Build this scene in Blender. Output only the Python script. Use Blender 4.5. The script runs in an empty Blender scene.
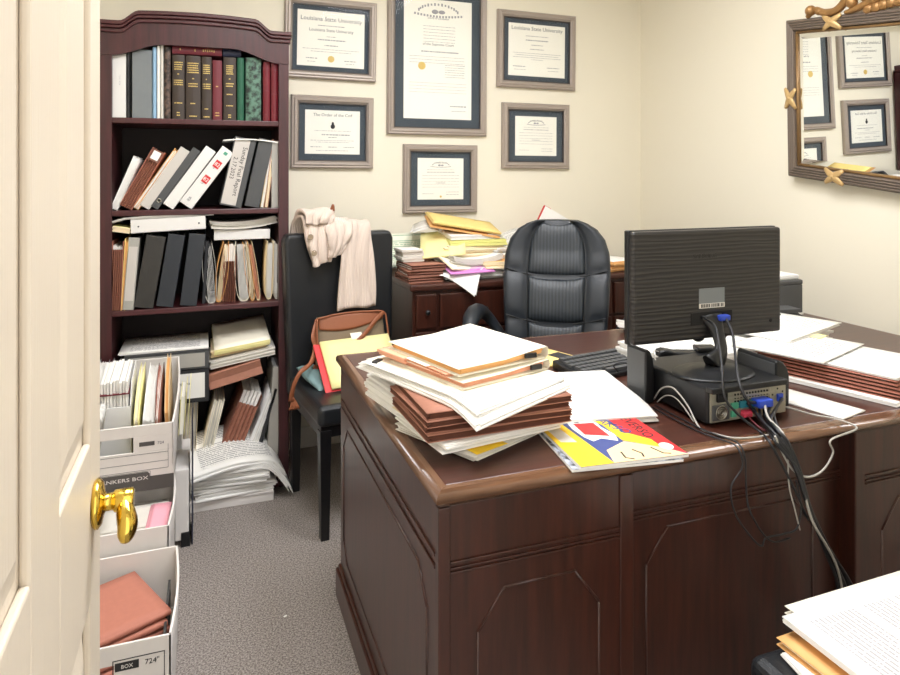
import bpy, bmesh, math, random
from mathutils import Vector, Matrix, Euler, noise as mnoise
R = random.Random(7)
SC = bpy.context.scene
COL = SC.collection
PI = math.pi
rad = math.radians

# ------------------------------------------------------------------ camera
FPX, HOR, YAW, EYE = 676.0, 172.0, rad(19.95), 1.34
CY, SY = math.cos(YAW), math.sin(YAW)
cd = bpy.data.cameras.new('camera')
cam = bpy.data.objects.new('camera', cd)
COL.objects.link(cam)
cam.location = (0, 0, EYE)
cam.rotation_euler = (PI / 2, 0, -YAW)
cd.sensor_width = 36
cd.lens = FPX / 900 * 36
cd.shift_y = -(337.5 - HOR) / 900
cd.clip_start = 0.02
SC.camera = cam


def at(px, py, ax, v):
    """the point of a real plane (X, Y or Z = v) that the photo shows at a pixel"""
    a, b = (px - 450) / FPX, (HOR - py) / FPX
    d = Vector((a * CY + SY, -a * SY + CY, b))
    o = Vector((0, 0, EYE))
    i = 'XYZ'.index(ax)
    return o + d * ((v - o[i]) / d[i])


# ------------------------------------------------------------------ materials
def lin(h):
    h = h.lstrip('#')
    out = []
    for i in (0, 2, 4):
        c = int(h[i:i + 2], 16) / 255
        out.append(c / 12.92 if c <= 0.04045 else ((c + 0.055) / 1.055) ** 2.4)
    return (*out, 1)


def base(name):
    m = bpy.data.materials.new(name)
    m.use_nodes = True
    nt = m.node_tree
    return m, nt, nt.nodes['Principled BSDF'], nt.nodes.new, nt.links.new


def bump(nt, b, height, strength, dist=0.002):
    bp = nt.nodes.new('ShaderNodeBump')
    bp.inputs['Strength'].default_value = strength
    bp.inputs['Distance'].default_value = dist
    nt.links.new(height, bp.inputs['Height'])
    nt.links.new(bp.outputs[0], b.inputs['Normal'])


def coords(nt, kind='Object', scale=(1, 1, 1)):
    tc = nt.nodes.new('ShaderNodeTexCoord')
    mp = nt.nodes.new('ShaderNodeMapping')
    mp.inputs['Scale'].default_value = scale
    nt.links.new(tc.outputs[kind], mp.inputs['Vector'])
    return mp.outputs[0]


def mix(nt, fac, a, b):
    mx = nt.nodes.new('ShaderNodeMix')
    mx.data_type = 'RGBA'
    nt.links.new(fac, mx.inputs[0])
    for k, v in ((6, a), (7, b)):
        if isinstance(v, (tuple, list)):
            mx.inputs[k].default_value = v
        else:
            nt.links.new(v, mx.inputs[k])
    return mx.outputs[2]


def ntex(nt, vec, scale, detail=3, rough=0.55):
    n = nt.nodes.new('ShaderNodeTexNoise')
    n.inputs['Scale'].default_value = scale
    n.inputs['Detail'].default_value = detail
    n.inputs['Roughness'].default_value = rough
    nt.links.new(vec, n.inputs['Vector'])
    return n.outputs['Fac']


def plain(name, c, rough=0.6, metal=0, var=0.0, vscale=30, bmp=0, bscale=200, coat=0, spec=0.5, vec=(1, 1, 1)):
    m, nt, b, N, L = base(name)
    col = lin(c)
    b.inputs['Base Color'].default_value = col
    b.inputs['Roughness'].default_value = rough
    b.inputs['Metallic'].default_value = metal
    b.inputs['Coat Weight'].default_value = coat
    b.inputs['Specular IOR Level'].default_value = spec
    if var or bmp:
        v = coords(nt, 'Object', vec)
    if var:
        f = ntex(nt, v, vscale)
        if var > .5:
            mr = N('ShaderNodeMapRange')
            mr.inputs[1].default_value, mr.inputs[2].default_value = .40, .60
            L(f, mr.inputs[0])
            f = mr.outputs[0]
        lo = tuple(x * (1 - var) for x in col[:3]) + (1,)
        hi = tuple(min(1, x * (1 + var)) for x in col[:3]) + (1,)
        L(mix(nt, f, lo, hi), b.inputs['Base Color'])
    if bmp:
        bump(nt, b, ntex(nt, v, bscale), bmp)
    return m


def wood(name, c1, c2, sc=(40, 40, 2.5), rough=0.32, coat=0.25):
    m, nt, b, N, L = base(name)
    v = coords(nt, 'Object', sc)
    f = ntex(nt, v, 2.2, 5, 0.6)
    rp = N('ShaderNodeValToRGB')
    rp.color_ramp.elements[0].position = 0.3
    rp.color_ramp.elements[1].position = 0.72
    rp.color_ramp.elements[0].color = lin(c1)
    rp.color_ramp.elements[1].color = lin(c2)
    L(f, rp.inputs[0])
    L(rp.outputs[0], b.inputs['Base Color'])
    b.inputs['Roughness'].default_value = rough
    b.inputs['Coat Weight'].default_value = coat
    b.inputs['Coat Roughness'].default_value = 0.2
    bump(nt, b, f, 0.05)
    return m


def texted(name, paper, ink, rows=34, cols=60, along='v', margin=0.1, dens=0.46, top=0.95, rough=0.7):
    """printed page: rows of words on UVs"""
    m, nt, b, N, L = base(name)
    tc = N('ShaderNodeTexCoord')
    sp = N('ShaderNodeSeparateXYZ')
    L(tc.outputs['UV'], sp.inputs[0])
    U, V = (sp.outputs[0], sp.outputs[1]) if along == 'v' else (sp.outputs[1], sp.outputs[0])

    def M(op, a, bb=0.0):
        n = N('ShaderNodeMath')
        n.operation = op
        for i, q in enumerate((a, bb)):
            if isinstance(q, (int, float)):
                n.inputs[i].default_value = q
            else:
                L(q, n.inputs[i])
        return n.outputs[0]
    r = M('MULTIPLY', V, rows)
    row = M('FLOOR', r)
    inrow = M('GREATER_THAN', M('FRACT', r), 0.5)
    cb = N('ShaderNodeCombineXYZ')
    L(M('MULTIPLY', U, cols), cb.inputs[0])
    L(M('MULTIPLY', row, 7.3), cb.inputs[1])
    words = M('GREATER_THAN', ntex(nt, cb.outputs[0], 1.0, 2), dens)
    cb2 = N('ShaderNodeCombineXYZ')
    L(M('MULTIPLY', row, 0.37), cb2.inputs[1])
    para = M('GREATER_THAN', ntex(nt, cb2.outputs[0], 1.0, 0), 0.4)
    f = M('MULTIPLY', M('MULTIPLY', inrow, words), para)
    for s, lo, hi in ((U, margin, 1 - margin), (V, margin, top)):
        f = M('MULTIPLY', f, M('MULTIPLY', M('GREATER_THAN', s, lo), M('LESS_THAN', s, hi)))
    L(mix(nt, f, lin(paper), lin(ink)), b.inputs['Base Color'])
    b.inputs['Roughness'].default_value = rough
    return m


def stripes(name, c1, c2, scale, axis=2, rough=0.5, kind='Object', bmp=0.0, soft=True, rot=0):
    """fine ribs or layers across one axis, wobbling a little"""
    m, nt, b, N, L = base(name)
    v = coords(nt, kind)
    w = N('ShaderNodeTexWave')
    w.bands_direction = 'XYZ'[axis]
    w.inputs['Scale'].default_value = scale
    w.inputs['Distortion'].default_value = 0.8
    w.inputs['Detail'].default_value = 2
    L(v, w.inputs['Vector'])
    L(mix(nt, w.outputs['Fac'], lin(c1), lin(c2)), b.inputs['Base Color'])
    b.inputs['Roughness'].default_value = rough
    if bmp:
        bump(nt, b, w.outputs['Fac'], bmp)
    return m


MT = {}
MT['wall'] = plain('cream wall paint', 'EBE4D1', 0.75, bmp=0.12, bscale=90)
MT['ceil'] = plain('white ceiling', 'F2EFE6', 0.9)
MT['trim'] = plain('white trim paint', 'EFE8DA', 0.45)
MT['door'] = plain('cream door paint', 'D9CDBB', 0.38, bmp=0.35, bscale=22, vec=(9, 9, 0.6))
MT['desk'] = wood('mahogany desk veneer', '2D150D', '482217', (26, 26, 2.0), 0.36, 0.3)
MT['desktop'] = wood('mahogany desktop', '3A1E16', '4F2C22', (2.0, 30, 30), 0.34, 0.2)
MT['edge'] = wood('worn desk edging', '5A3D2A', '7C5A42', (2.5, 30, 30), 0.2, 0.6)
MT['edgey'] = wood('worn desk side edging', '5A3D2A', '7C5A42', (30, 2.5, 30), 0.28, 0.4)
MT['case'] = wood('dark cherry bookcase', '331416', '4A1F22', (30, 30, 2.2), 0.4, 0.15)
MT['caseh'] = wood('dark cherry boards', '3C1719', '532427', (2.2, 30, 30), 0.38, 0.15)
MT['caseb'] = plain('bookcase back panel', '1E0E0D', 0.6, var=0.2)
MT['paper'] = plain('white paper', 'F1EFEA', 0.75, var=0.02, vscale=20)
MT['paperg'] = plain('greyed paper', 'D9D5CC', 0.75, var=0.06, vscale=20)
MT['text'] = texted('printed letter page', 'F1EFEA', '8C8B8B')
MT['textx'] = texted('printed page turned sideways', 'F3F2EE', 'ACABAC', 34, 95, 'u', 0.1, 0.40)
MT['textp'] = texted('sparse printed page', 'F2F0EA', 'A6A4A2', 24, 85, 'v', 0.12, 0.42)
MT['legalg'] = texted('pale green ledger print', 'E9EAD6', 'A9BFA2', 18, 24, 'v', 0.02, 0.4)
MT['manila'] = plain('manila card', 'F2E0BC', 0.7, var=0.04)
MT['manilad'] = plain('darker manila card', 'D9BE92', 0.7, var=0.06)
MT['cream'] = plain('pale cream card', 'F6EFDC', 0.7, var=0.02)
MT['orange'] = plain('orange manila card', 'E9B06E', 0.65, var=0.05)
MT['peach'] = plain('peach card', 'E9A988', 0.65, var=0.05)
MT['yellow'] = plain('golden envelope paper', 'F0D483', 0.65, var=0.05)
MT['lemon'] = plain('yellow pad paper', 'F2E9A6', 0.7, var=0.04)
MT['lime'] = plain('lime yellow card', 'E3E08A', 0.65)
MT['sun'] = plain('bright yellow card', 'F2C925', 0.6)
MT['redw'] = plain('redrope card', 'A4705C', 0.7, var=0.15, vscale=60)
MT['redwd'] = plain('dark redrope card', '7C5040', 0.7, var=0.15, vscale=60)
MT['salmon'] = plain('salmon redrope card', 'B87663', 0.7, var=0.08, vscale=60)
MT['pink'] = plain('pink paper', 'F0A9B8', 0.7)
MT['magenta'] = plain('magenta paper', 'D98BD0', 0.7)
MT['teal'] = plain('teal cloth', '7A9698', 0.8, bmp=0.4, bscale=300)
MT['red'] = plain('red card', 'CF2A2C', 0.5)
MT['board'] = plain('white corrugated board', 'E4DFDA', 0.75, var=0.03)
MT['boardi'] = plain('inner grey white board', 'D5CFCC', 0.8, var=0.04)
MT['band'] = plain('charcoal print', '55524F', 0.8, var=0.06)
MT['ink'] = plain('black ink', '2A292A', 0.7)
MT['inkg'] = plain('grey ink', '6E6D72', 0.8)
MT['inkl'] = plain('pale grey ink', '9A999C', 0.8)
MT['white'] = plain('white plastic', 'E6E6E4', 0.4)
MT['silver'] = plain('silver grey plastic', 'B9BCBE', 0.4)
MT['black'] = plain('black plastic', '121315', 0.42, bmp=0.1, bscale=500)
MT['blackm'] = plain('matt black vinyl', '2A2B2E', 0.5, var=0.1, bmp=0.1, bscale=400)
MT['blackb'] = plain('blue black vinyl', '2B2F35', 0.42, var=0.1, bmp=0.15, bscale=120)
MT['scuff'] = plain('scuffed black vinyl', '34322F', 0.36, var=0.25, vscale=25, bmp=0.5, bscale=40)
MT['slate'] = plain('dark grey vinyl', '4A4B4C', 0.5, var=0.06)
MT['grey'] = plain('grey vinyl', 'A6A39C', 0.5, var=0.05)
MT['greyb'] = plain('blue grey cloth cover', '777C7E', 0.6, var=0.06)
MT['vinylw'] = plain('white vinyl', 'E3E1DD', 0.42)
MT['greylab'] = plain('pale grey card', 'C9C3BC', 0.6)
MT['lawb'] = plain('brown buckram', '382D26', 0.55, var=0.1)
MT['gold'] = plain('gilt lettering', 'D9BC6A', 0.45)
MT['maroon'] = plain('maroon cloth', '6A2630', 0.5, var=0.1)
MT['dred'] = plain('dark red leather', '6B1522', 0.42, var=0.1)
MT['green'] = plain('green cloth', '17553C', 0.5, var=0.1)
MT['navy'] = plain('navy cloth', '22253A', 0.5)
MT['blue'] = plain('light blue cover', '8FB2CE', 0.5)
MT['ornate'] = plain('mottled green cover', '3F5A4C', 0.5, var=0.9, vscale=45)
MT['motley'] = plain('motley dark cover', '4A3A32', 0.5, var=0.9, vscale=60)
MT['leather'] = plain('black bonded leather', '1C1E21', 0.36, bmp=0.25, bscale=260)
MT['leatherg'] = plain('charcoal chair leather', '20252B', 0.46, bmp=0.25, bscale=240)
MT['pin'] = stripes('pinstriped chair leather', '1B2024', '2F353B', 22, 0, 0.45, bmp=0.25)
MT['blackwood'] = plain('black lacquered wood', '131214', 0.35)
MT['knit'] = stripes('ribbed beige knit', 'DCC8BA', 'EADACD', 8, 0, 0.95, 'UV', 0.9)
MT['taupe'] = plain('taupe pebbled leather', '83715A', 0.55, var=0.08, bmp=0.3, bscale=300)
MT['tan'] = plain('tan leather', '8E5334', 0.5, var=0.1, bmp=0.2, bscale=200)
MT['brass'] = plain('polished brass', 'E3C25A', 0.12, 1)
MT['steel'] = plain('bare steel', 'B5B1A6', 0.35, 1, var=0.06)
MT['steelp'] = plain('zinc plate', 'A8A596', 0.45, 0.6, var=0.08)
MT['hole'] = plain('dark opening', '0E0E0F', 0.8)
MT['portb'] = plain('blue connector', '2B49B8', 0.4)
MT['portg'] = plain('green connector', '4FA487', 0.4)
MT['portt'] = plain('teal connector', '2C7F92', 0.4)
MT['portr'] = plain('pink connector', 'C23A52', 0.4)
MT['cable'] = plain('black cable', '16161A', 0.45)
MT['cableg'] = plain('light grey cable', 'A7A39B', 0.5)
MT['frame'] = plain('pewter frame wood', 'A89C92', 0.4, 0.2, var=0.1, vscale=14, vec=(3, 3, 20))
MT['frameb'] = plain('dark frame lip', '4B423D', 0.4)
MT['mat'] = plain('slate mat board', '434C54', 0.85)
MT['dip'] = plain('diploma paper', 'F3F1E6', 0.75)
MT['mirf'] = plain('bronze reeded wood', '75685D', 0.42, 0.3, var=0.25, vscale=25, vec=(20, 2, 20))
MT['gilt'] = plain('antique gilt', 'A57C4C', 0.4, 0.45, var=0.35, vscale=35)
MT['giltd'] = plain('dull gilt', '8F6F47', 0.4, 0.4, var=0.3, vscale=35)
MT['giltl'] = plain('pale gilt', 'C9A873', 0.4, 0.35, var=0.2, vscale=35)
MT['button'] = plain('horn button', '9C8A72', 0.35)
MT['skin'] = plain('cover cream print', 'F0CFA0', 0.5)
MT['magnavy'] = plain('cover navy print', '3C4A86', 0.4)
MT['motleyw'] = plain('motley cover print', '8A8E97', 0.45, var=0.9, vscale=70)
MT['screen'] = plain('switched off screen', '0B0C0E', 0.15)

m, nt, b, N, L = base('polished mirror glass')
b.inputs['Base Color'].default_value = (0.9, 0.92, 0.92, 1)
b.inputs['Metallic'].default_value = 1
b.inputs['Roughness'].default_value = 0.0
MT['mirror'] = m

m, nt, b, N, L = base('grey loop carpet')
v = coords(nt)
f1 = ntex(nt, v, 190, 2, 0.85)
f2 = ntex(nt, v, 2.5, 2)
rp = N('ShaderNodeValToRGB')
rp.color_ramp.elements[0].position = 0.40
rp.color_ramp.elements[1].position = 0.60
rp.color_ramp.elements[0].color = lin('625953')
rp.color_ramp.elements[1].color = lin('B5ACA5')
L(f1, rp.inputs[0])
L(mix(nt, f2, rp.outputs[0], lin('857B74')), b.inputs['Base Color'])
for l in list(nt.links):
    pass
mxn = [n for n in nt.nodes if n.type == 'MIX'][0]
mt = N('ShaderNodeMath')
mt.operation = 'MULTIPLY'
mt.inputs[1].default_value = 0.3
L(f2, mt.inputs[0])
L(mt.outputs[0], mxn.inputs[0])
b.inputs['Roughness'].default_value = 0.95
bump(nt, b, f1, 0.7, 0.004)
MT['carpet'] = m

m, nt, b, N, L = base('brushed wave plastic')
v = coords(nt, 'Object', (3.0, 1, 34))
n1 = N('ShaderNodeTexWave')
n1.bands_direction = 'Z'
n1.inputs['Scale'].default_value = 0.9
n1.inputs['Distortion'].default_value = 5.5
n1.inputs['Detail'].default_value = 2.5
n1.inputs['Detail Scale'].default_value = 1.6
L(v, n1.inputs['Vector'])
L(mix(nt, n1.outputs['Fac'], lin('232223'), lin('2E2C2A')), b.inputs['Base Color'])
b.inputs['Roughness'].default_value = 0.38
bump(nt, b, n1.outputs['Fac'], 0.35, 0.002)
MT['wave'] = m

# clear glazing: lets the mat through, mirrors the room a little
m = bpy.data.materials.new('picture glass')
m.use_nodes = True
nt = m.node_tree
nt.nodes.clear()
o = nt.nodes.new('ShaderNodeOutputMaterial')
ms = nt.nodes.new('ShaderNodeMixShader')
fr = nt.nodes.new('ShaderNodeMath')
fr.operation = 'MULTIPLY'
lw = nt.nodes.new('ShaderNodeLayerWeight')
lw.inputs[0].default_value = 0.25
nt.links.new(lw.outputs['Facing'], fr.inputs[0])
fr.inputs[1].default_value = 0.12
tr = nt.nodes.new('ShaderNodeBsdfTransparent')
gl = nt.nodes.new('ShaderNodeBsdfGlossy')
gl.inputs['Roughness'].default_value = 0.03
for a, bq in ((fr.outputs[0], ms.inputs[0]), (tr.outputs[0], ms.inputs[1]), (gl.outputs[0], ms.inputs[2]), (ms.outputs[0], o.inputs[0])):
    nt.links.new(a, bq)
MT['glass'] = m

m, nt, b, N, L = base('lit lamp diffuser')
b.inputs['Base Color'].default_value = (1, 1, 1, 1)
b.inputs['Emission Color'].default_value = lin('FAFBFF')
b.inputs['Emission Strength'].default_value = 11
MT['lamp'] = m


# ------------------------------------------------------------------ mesh helpers
def spl(pts, n=8):
    """Catmull-Rom through points"""
    P = [Vector(p) for p in pts]
    P = [P[0] * 2 - P[1]] + P + [P[-1] * 2 - P[-2]]
    out = []
    for i in range(1, len(P) - 2):
        a, b_, c, d = P[i - 1:i + 3]
        for k in range(n):
            t = k / n
            out.append(0.5 * ((2 * b_) + (c - a) * t + (2 * a - 5 * b_ + 4 * c - d) * t * t + (3 * b_ - a - 3 * c + d) * t ** 3))
    out.append(P[-2])
    return out


class MB:
    def __init__(s):
        s.bm = bmesh.new()
        s.uv = s.bm.loops.layers.uv.new('UVMap')

    def face(s, vs, mat=0, uvs=None, smooth=False):
        try:
            f = s.bm.faces.new(vs)
        except ValueError:
            return None
        f.material_index = mat
        f.smooth = smooth
        if uvs:
            for l, q in zip(f.loops, uvs):
                l[s.uv].uv = q
        return f

    def box(s, c, d, mat=0, rot=None, taper=1.0):
        """centre, full dimensions"""
        c = Vector(c)
        vs = []
        for z in (-.5, .5):
            k = taper if z < 0 else 1
            for x, y in ((-.5, -.5), (.5, -.5), (.5, .5), (-.5, .5)):
                p = Vector((x * d[0] * k, y * d[1] * k, z * d[2]))
                if rot is not None:
                    p = rot @ p
                vs.append(s.bm.verts.new(c + p))
        q = [(0, 0), (1, 0), (1, 1), (0, 1)]
        for idx in ((3, 2, 1, 0), (4, 5, 6, 7), (0, 1, 5, 4), (1, 2, 6, 5), (2, 3, 7, 6), (3, 0, 4, 7)):
            s.face([vs[i] for i in idx], mat, q)
        return s

    def b2(s, lo, hi, mat=0):
        lo, hi = Vector(lo), Vector(hi)
        return s.box((lo + hi) / 2, hi - lo, mat)

    def prism(s, poly, lo, hi, plane='XZ', mat=0, fn=None):
        def P(a, b_, h):
            v = {'XZ': (a, h, b_), 'XY': (a, b_, h), 'YZ': (h, a, b_)}[plane]
            return fn(Vector(v)) if fn else Vector(v)
        A = [s.bm.verts.new(P(a, b_, lo)) for a, b_ in poly]
        B = [s.bm.verts.new(P(a, b_, hi)) for a, b_ in poly]
        s.face(A, mat)
        s.face(B[::-1], mat)
        n = len(poly)
        for i in range(n):
            s.face([A[i], B[i], B[(i + 1) % n], A[(i + 1) % n]], mat)
        return s

    def band(s, xs, top, bot, y0, y1, mat=0):
        """strip of quads between two curves over xs, thick in Y"""
        n = len(xs)
        V = [[s.bm.verts.new((xs[i], y, z[i])) for i in range(n)] for y, z in ((y0, top), (y0, bot), (y1, bot), (y1, top))]
        for k in range(4):
            a, b_ = V[k], V[(k + 1) % 4]
            for i in range(n - 1):
                s.face([a[i], b_[i], b_[i + 1], a[i + 1]], mat)
        for i in (0, n - 1):
            s.face([V[k][i] for k in range(4)], mat)
        return s

    def tube(s, pts, r, seg=8, mat=0, flat=1.0, up=None):
        P = [Vector(p) for p in pts]
        rings = []
        nrm = None
        for i, p in enumerate(P):
            t = (P[min(i + 1, len(P) - 1)] - P[max(i - 1, 0)])
            if t.length < 1e-9:
                t = Vector((0, 0, 1))
            t.normalize()
            if up is not None:
                nrm = Vector(up)
                nrm = (nrm - t * nrm.dot(t))
            elif nrm is None:
                nrm = t.orthogonal()
            else:
                nrm = nrm - t * nrm.dot(t)
            if nrm.length < 1e-6:
                nrm = t.orthogonal()
            nrm.normalize()
            bn = t.cross(nrm)
            rr = r[i] if isinstance(r, (list, tuple)) else r
            rings.append([s.bm.verts.new(p + (nrm * math.cos(2 * PI * k / seg) * flat + bn * math.sin(2 * PI * k / seg)) * rr) for k in range(seg)])
        for a, b_ in zip(rings, rings[1:]):
            for k in range(seg):
                s.face([a[k], a[(k + 1) % seg], b_[(k + 1) % seg], b_[k]], mat, smooth=True)
        s.face(rings[0][::-1], mat)
        s.face(rings[-1], mat)
        return s

    def lathe(s, prof, c=(0, 0, 0), seg=20, mat=0, axis=(0, 0, 1)):
        q = Vector((0, 0, 1)).rotation_difference(Vector(axis))
        c = Vector(c)
        rings = []
        for r_, z in prof:
            rings.append([s.bm.verts.new(c + q @ Vector((r_ * math.cos(2 * PI * k / seg), r_ * math.sin(2 * PI * k / seg), z))) for k in range(seg)])
        for a, b_ in zip(rings, rings[1:]):
            for k in range(seg):
                s.face([a[k], a[(k + 1) % seg], b_[(k + 1) % seg], b_[k]], mat, smooth=True)
        s.face(rings[0][::-1], mat)
        s.face(rings[-1], mat)
        return s

    def grid(s, fn, nu, nv, mat=0, t=None, smooth=True, edge=None):
        """surface fn(u, v); with t a solid slab t thick (t may be a vector)"""
        T = [[s.bm.verts.new(fn(i / nu, j / nv)) for j in range(nv + 1)] for i in range(nu + 1)]

        def quads(G, flip, mt):
            for i in range(nu):
                for j in range(nv):
                    v = [G[i][j], G[i + 1][j], G[i + 1][j + 1], G[i][j + 1]]
                    q = [(i / nu, j / nv), ((i + 1) / nu, j / nv), ((i + 1) / nu, (j + 1) / nv), (i / nu, (j + 1) / nv)]
                    if flip:
                        v, q = v[::-1], q[::-1]
                    s.face(v, mt, q, smooth)
        quads(T, False, mat)
        if t is not None:
            em = mat if edge is None else edge
            t = Vector((0, 0, -t)) if isinstance(t, (int, float)) else Vector(t)
            B = [[s.bm.verts.new(v.co + t) for v in row] for row in T]
            quads(B, True, em)
            for i in range(nu):
                for j in (0, nv):
                    v = [T[i][j], T[i + 1][j], B[i + 1][j], B[i][j]]
                    s.face(v[::-1] if j == 0 else v, em)
            for j in range(nv):
                for i in (0, nu):
                    v = [T[i][j], T[i][j + 1], B[i][j + 1], B[i][j]]
                    s.face(v if i == 0 else v[::-1], em)
        return s

    def ball(s, c, r, mat=0, seg=14, rot=None):
        c = Vector(c)
        r = Vector((r, r, r)) if isinstance(r, (int, float)) else Vector(r)
        n = seg // 2
        rings = []
        for j in range(1, n):
            a = PI * j / n
            ring = []
            for k in range(seg):
                p = Vector((math.sin(a) * math.cos(2 * PI * k / seg) * r.x, math.sin(a) * math.sin(2 * PI * k / seg) * r.y, math.cos(a) * r.z))
                ring.append(s.bm.verts.new(c + (rot @ p if rot else p)))
            rings.append(ring)
        for a, b_ in zip(rings, rings[1:]):
            for k in range(seg):
                s.face([a[k], b_[k], b_[(k + 1) % seg], a[(k + 1) % seg]], mat, smooth=True)
        for ring, z, f in ((rings[0], 1, 1), (rings[-1], -1, -1)):
            p = Vector((0, 0, z * r.z))
            tip = s.bm.verts.new(c + (rot @ p if rot else p))
            for k in range(seg):
                v = [tip, ring[k], ring[(k + 1) % seg]]
                s.face(v if f > 0 else v[::-1], mat, smooth=True)
        return s

    def build(s, name, mats, parent=None, world=False, bevel=0, seg=2, sub=0, solid=0, loc=None, rot=None):
        if world and parent is not None:
            s.bm.transform(rootM(parent).inverted())
        if world and parent is None and loc is not None:
            s.bm.transform(Matrix.Translation(Vector(loc)).inverted())
        bmesh.ops.recalc_face_normals(s.bm, faces=s.bm.faces)
        me = bpy.data.meshes.new(name)
        s.bm.to_mesh(me)
        s.bm.free()
        for q in (mats if isinstance(mats, (list, tuple)) else [mats]):
            me.materials.append(MT[q])
        o_ = bpy.data.objects.new(name, me)
        COL.objects.link(o_)
        if parent is not None:
            o_.parent = parent
        if loc is not None:
            o_.location = loc
        if rot is not None:
            o_.rotation_euler = rot
        if solid:
            md = o_.modifiers.new('solid', 'SOLIDIFY')
            md.thickness = solid
            md.offset = 0
        if sub:
            md = o_.modifiers.new('sub', 'SUBSURF')
            md.levels = md.render_levels = sub
        if bevel:
            md = o_.modifiers.new('bevel', 'BEVEL')
            md.width = bevel
            md.segments = seg
            md.limit_method = 'ANGLE'
            md.angle_limit = rad(40)
        return o_


def rootM(o_):
    while o_.parent is not None:
        o_ = o_.parent
    return Matrix.LocRotScale(o_.location, o_.rotation_euler, None)


def tag(o_, label, cat=None, group=None, kind=None):
    if label:
        o_['label'] = label
    if cat:
        o_['category'] = cat
    if group:
        o_['group'] = group
    if kind:
        o_['kind'] = kind
    return o_


def thing(name, label, cat, loc=(0, 0, 0), rot=(0, 0, 0), group=None):
    o_ = bpy.data.objects.new(name, None)
    o_.empty_display_size = 0.05
    COL.objects.link(o_)
    o_.location = loc
    o_.rotation_euler = rot if isinstance(rot, (tuple, list, Euler)) else (0, 0, rot)
    return tag(o_, label, cat, group)


def struct(name, mb, mats, label=None, cat=None, **k):
    o_ = mb.build(name, mats, **k)
    return tag(o_, label, cat, None, 'structure')


def lettering(lines, mat, parent, mx, name='lettering', depth=0.0003):
    """lines: (text, size, x, y[, align]) laid in the XY plane of matrix mx (thing space) -> one mesh"""
    bm = bmesh.new()
    for ln in lines:
        tx, sz, x, y = ln[:4]
        cu = bpy.data.curves.new('tmp', 'FONT')
        cu.body = tx
        cu.size = sz
        cu.align_x = ln[4] if len(ln) > 4 else 'CENTER'
        cu.extrude = depth
        cu.resolution_u = 2
        ob = bpy.data.objects.new('tmp', cu)
        COL.objects.link(ob)
        bpy.context.view_layer.update()
        dg = bpy.context.evaluated_depsgraph_get()
        me = bpy.data.meshes.new_from_object(ob.evaluated_get(dg))
        me.transform(mx @ Matrix.Translation((x, y, 0)))
        bm.from_mesh(me)
        bpy.data.objects.remove(ob)
        bpy.data.curves.remove(cu)
        bpy.data.meshes.remove(me)
    me = bpy.data.meshes.new(name)
    bm.to_mesh(me)
    bm.free()
    me.materials.append(MT[mat])
    o_ = bpy.data.objects.new(name, me)
    COL.objects.link(o_)
    o_.parent = parent
    return o_


def fx(o_, x, y, z):          # matrix from three axis columns and an origin
    return Matrix(((x[0], y[0], z[0], o_[0]), (x[1], y[1], z[1], o_[1]), (x[2], y[2], z[2], o_[2]), (0, 0, 0, 1)))


FRONT = lambda o_: fx(o_, (1, 0, 0), (0, 0, 1), (0, -1, 0))     # text on a face that looks along -Y
NOB = lambda x, y: 0.0


def sheets(mb, w, d, h, n=6, jit=0.004, bend=NOB, mat=0, top=1, nx=6, ny=6, seed=None, z0=0.0):
    """a pile of n leaves inside one bundle, slightly askew; top leaf gets its own material"""
    r = random.Random(seed if seed is not None else R.random())
    t = h / n
    for k in range(n):
        ox, oy, a = r.uniform(-jit, jit), r.uniform(-jit, jit), r.uniform(-jit, jit) * 2.2
        ca, sa = math.cos(a), math.sin(a)

        def fn(u, v, k=k):
            x, y = (u - .5) * w, (v - .5) * d
            X, Y = x * ca - y * sa + ox, x * sa + y * ca + oy
            return Vector((X, Y, z0 + (k + 1) * t + bend(X, Y)))
        mb.grid(fn, nx, ny, top if k == n - 1 else mat, t * (0.86 if n > 1 else 0.999), smooth=True, edge=mat)


def bundle(name, label, cat, c, w, d, h, rz=0, rx=0, ry=0, n=6, jit=0.004, mats=('paper', 'text'), bend=NOB, group=None, nx=6, ny=6, clip=None):
    mb = MB()
    sheets(mb, w, d, h, n, jit, bend, 0, 1 if len(mats) > 1 else 0, nx, ny, seed=hash_(label))
    o_ = mb.build(name, list(mats), loc=c, rot=(rad(rx), rad(ry), rad(rz)))
    tag(o_, label, cat, group)
    if clip:
        mb = MB()
        x, y, a = clip
        q = Matrix.Rotation(rad(a), 3, 'Z')
        z = h + bend(x, y)
        mb.box((x, y, z / 2 + h * 0.0 + 0.001), (0.028, 0.016, z + 0.004), 0, q)
        mb.build('binder_clip', 'black', o_, bevel=0.002)
    return o_


def hash_(s):
    v = 7
    for ch in s:
        v = (v * 131 + ord(ch)) % 1000003
    return v


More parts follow.
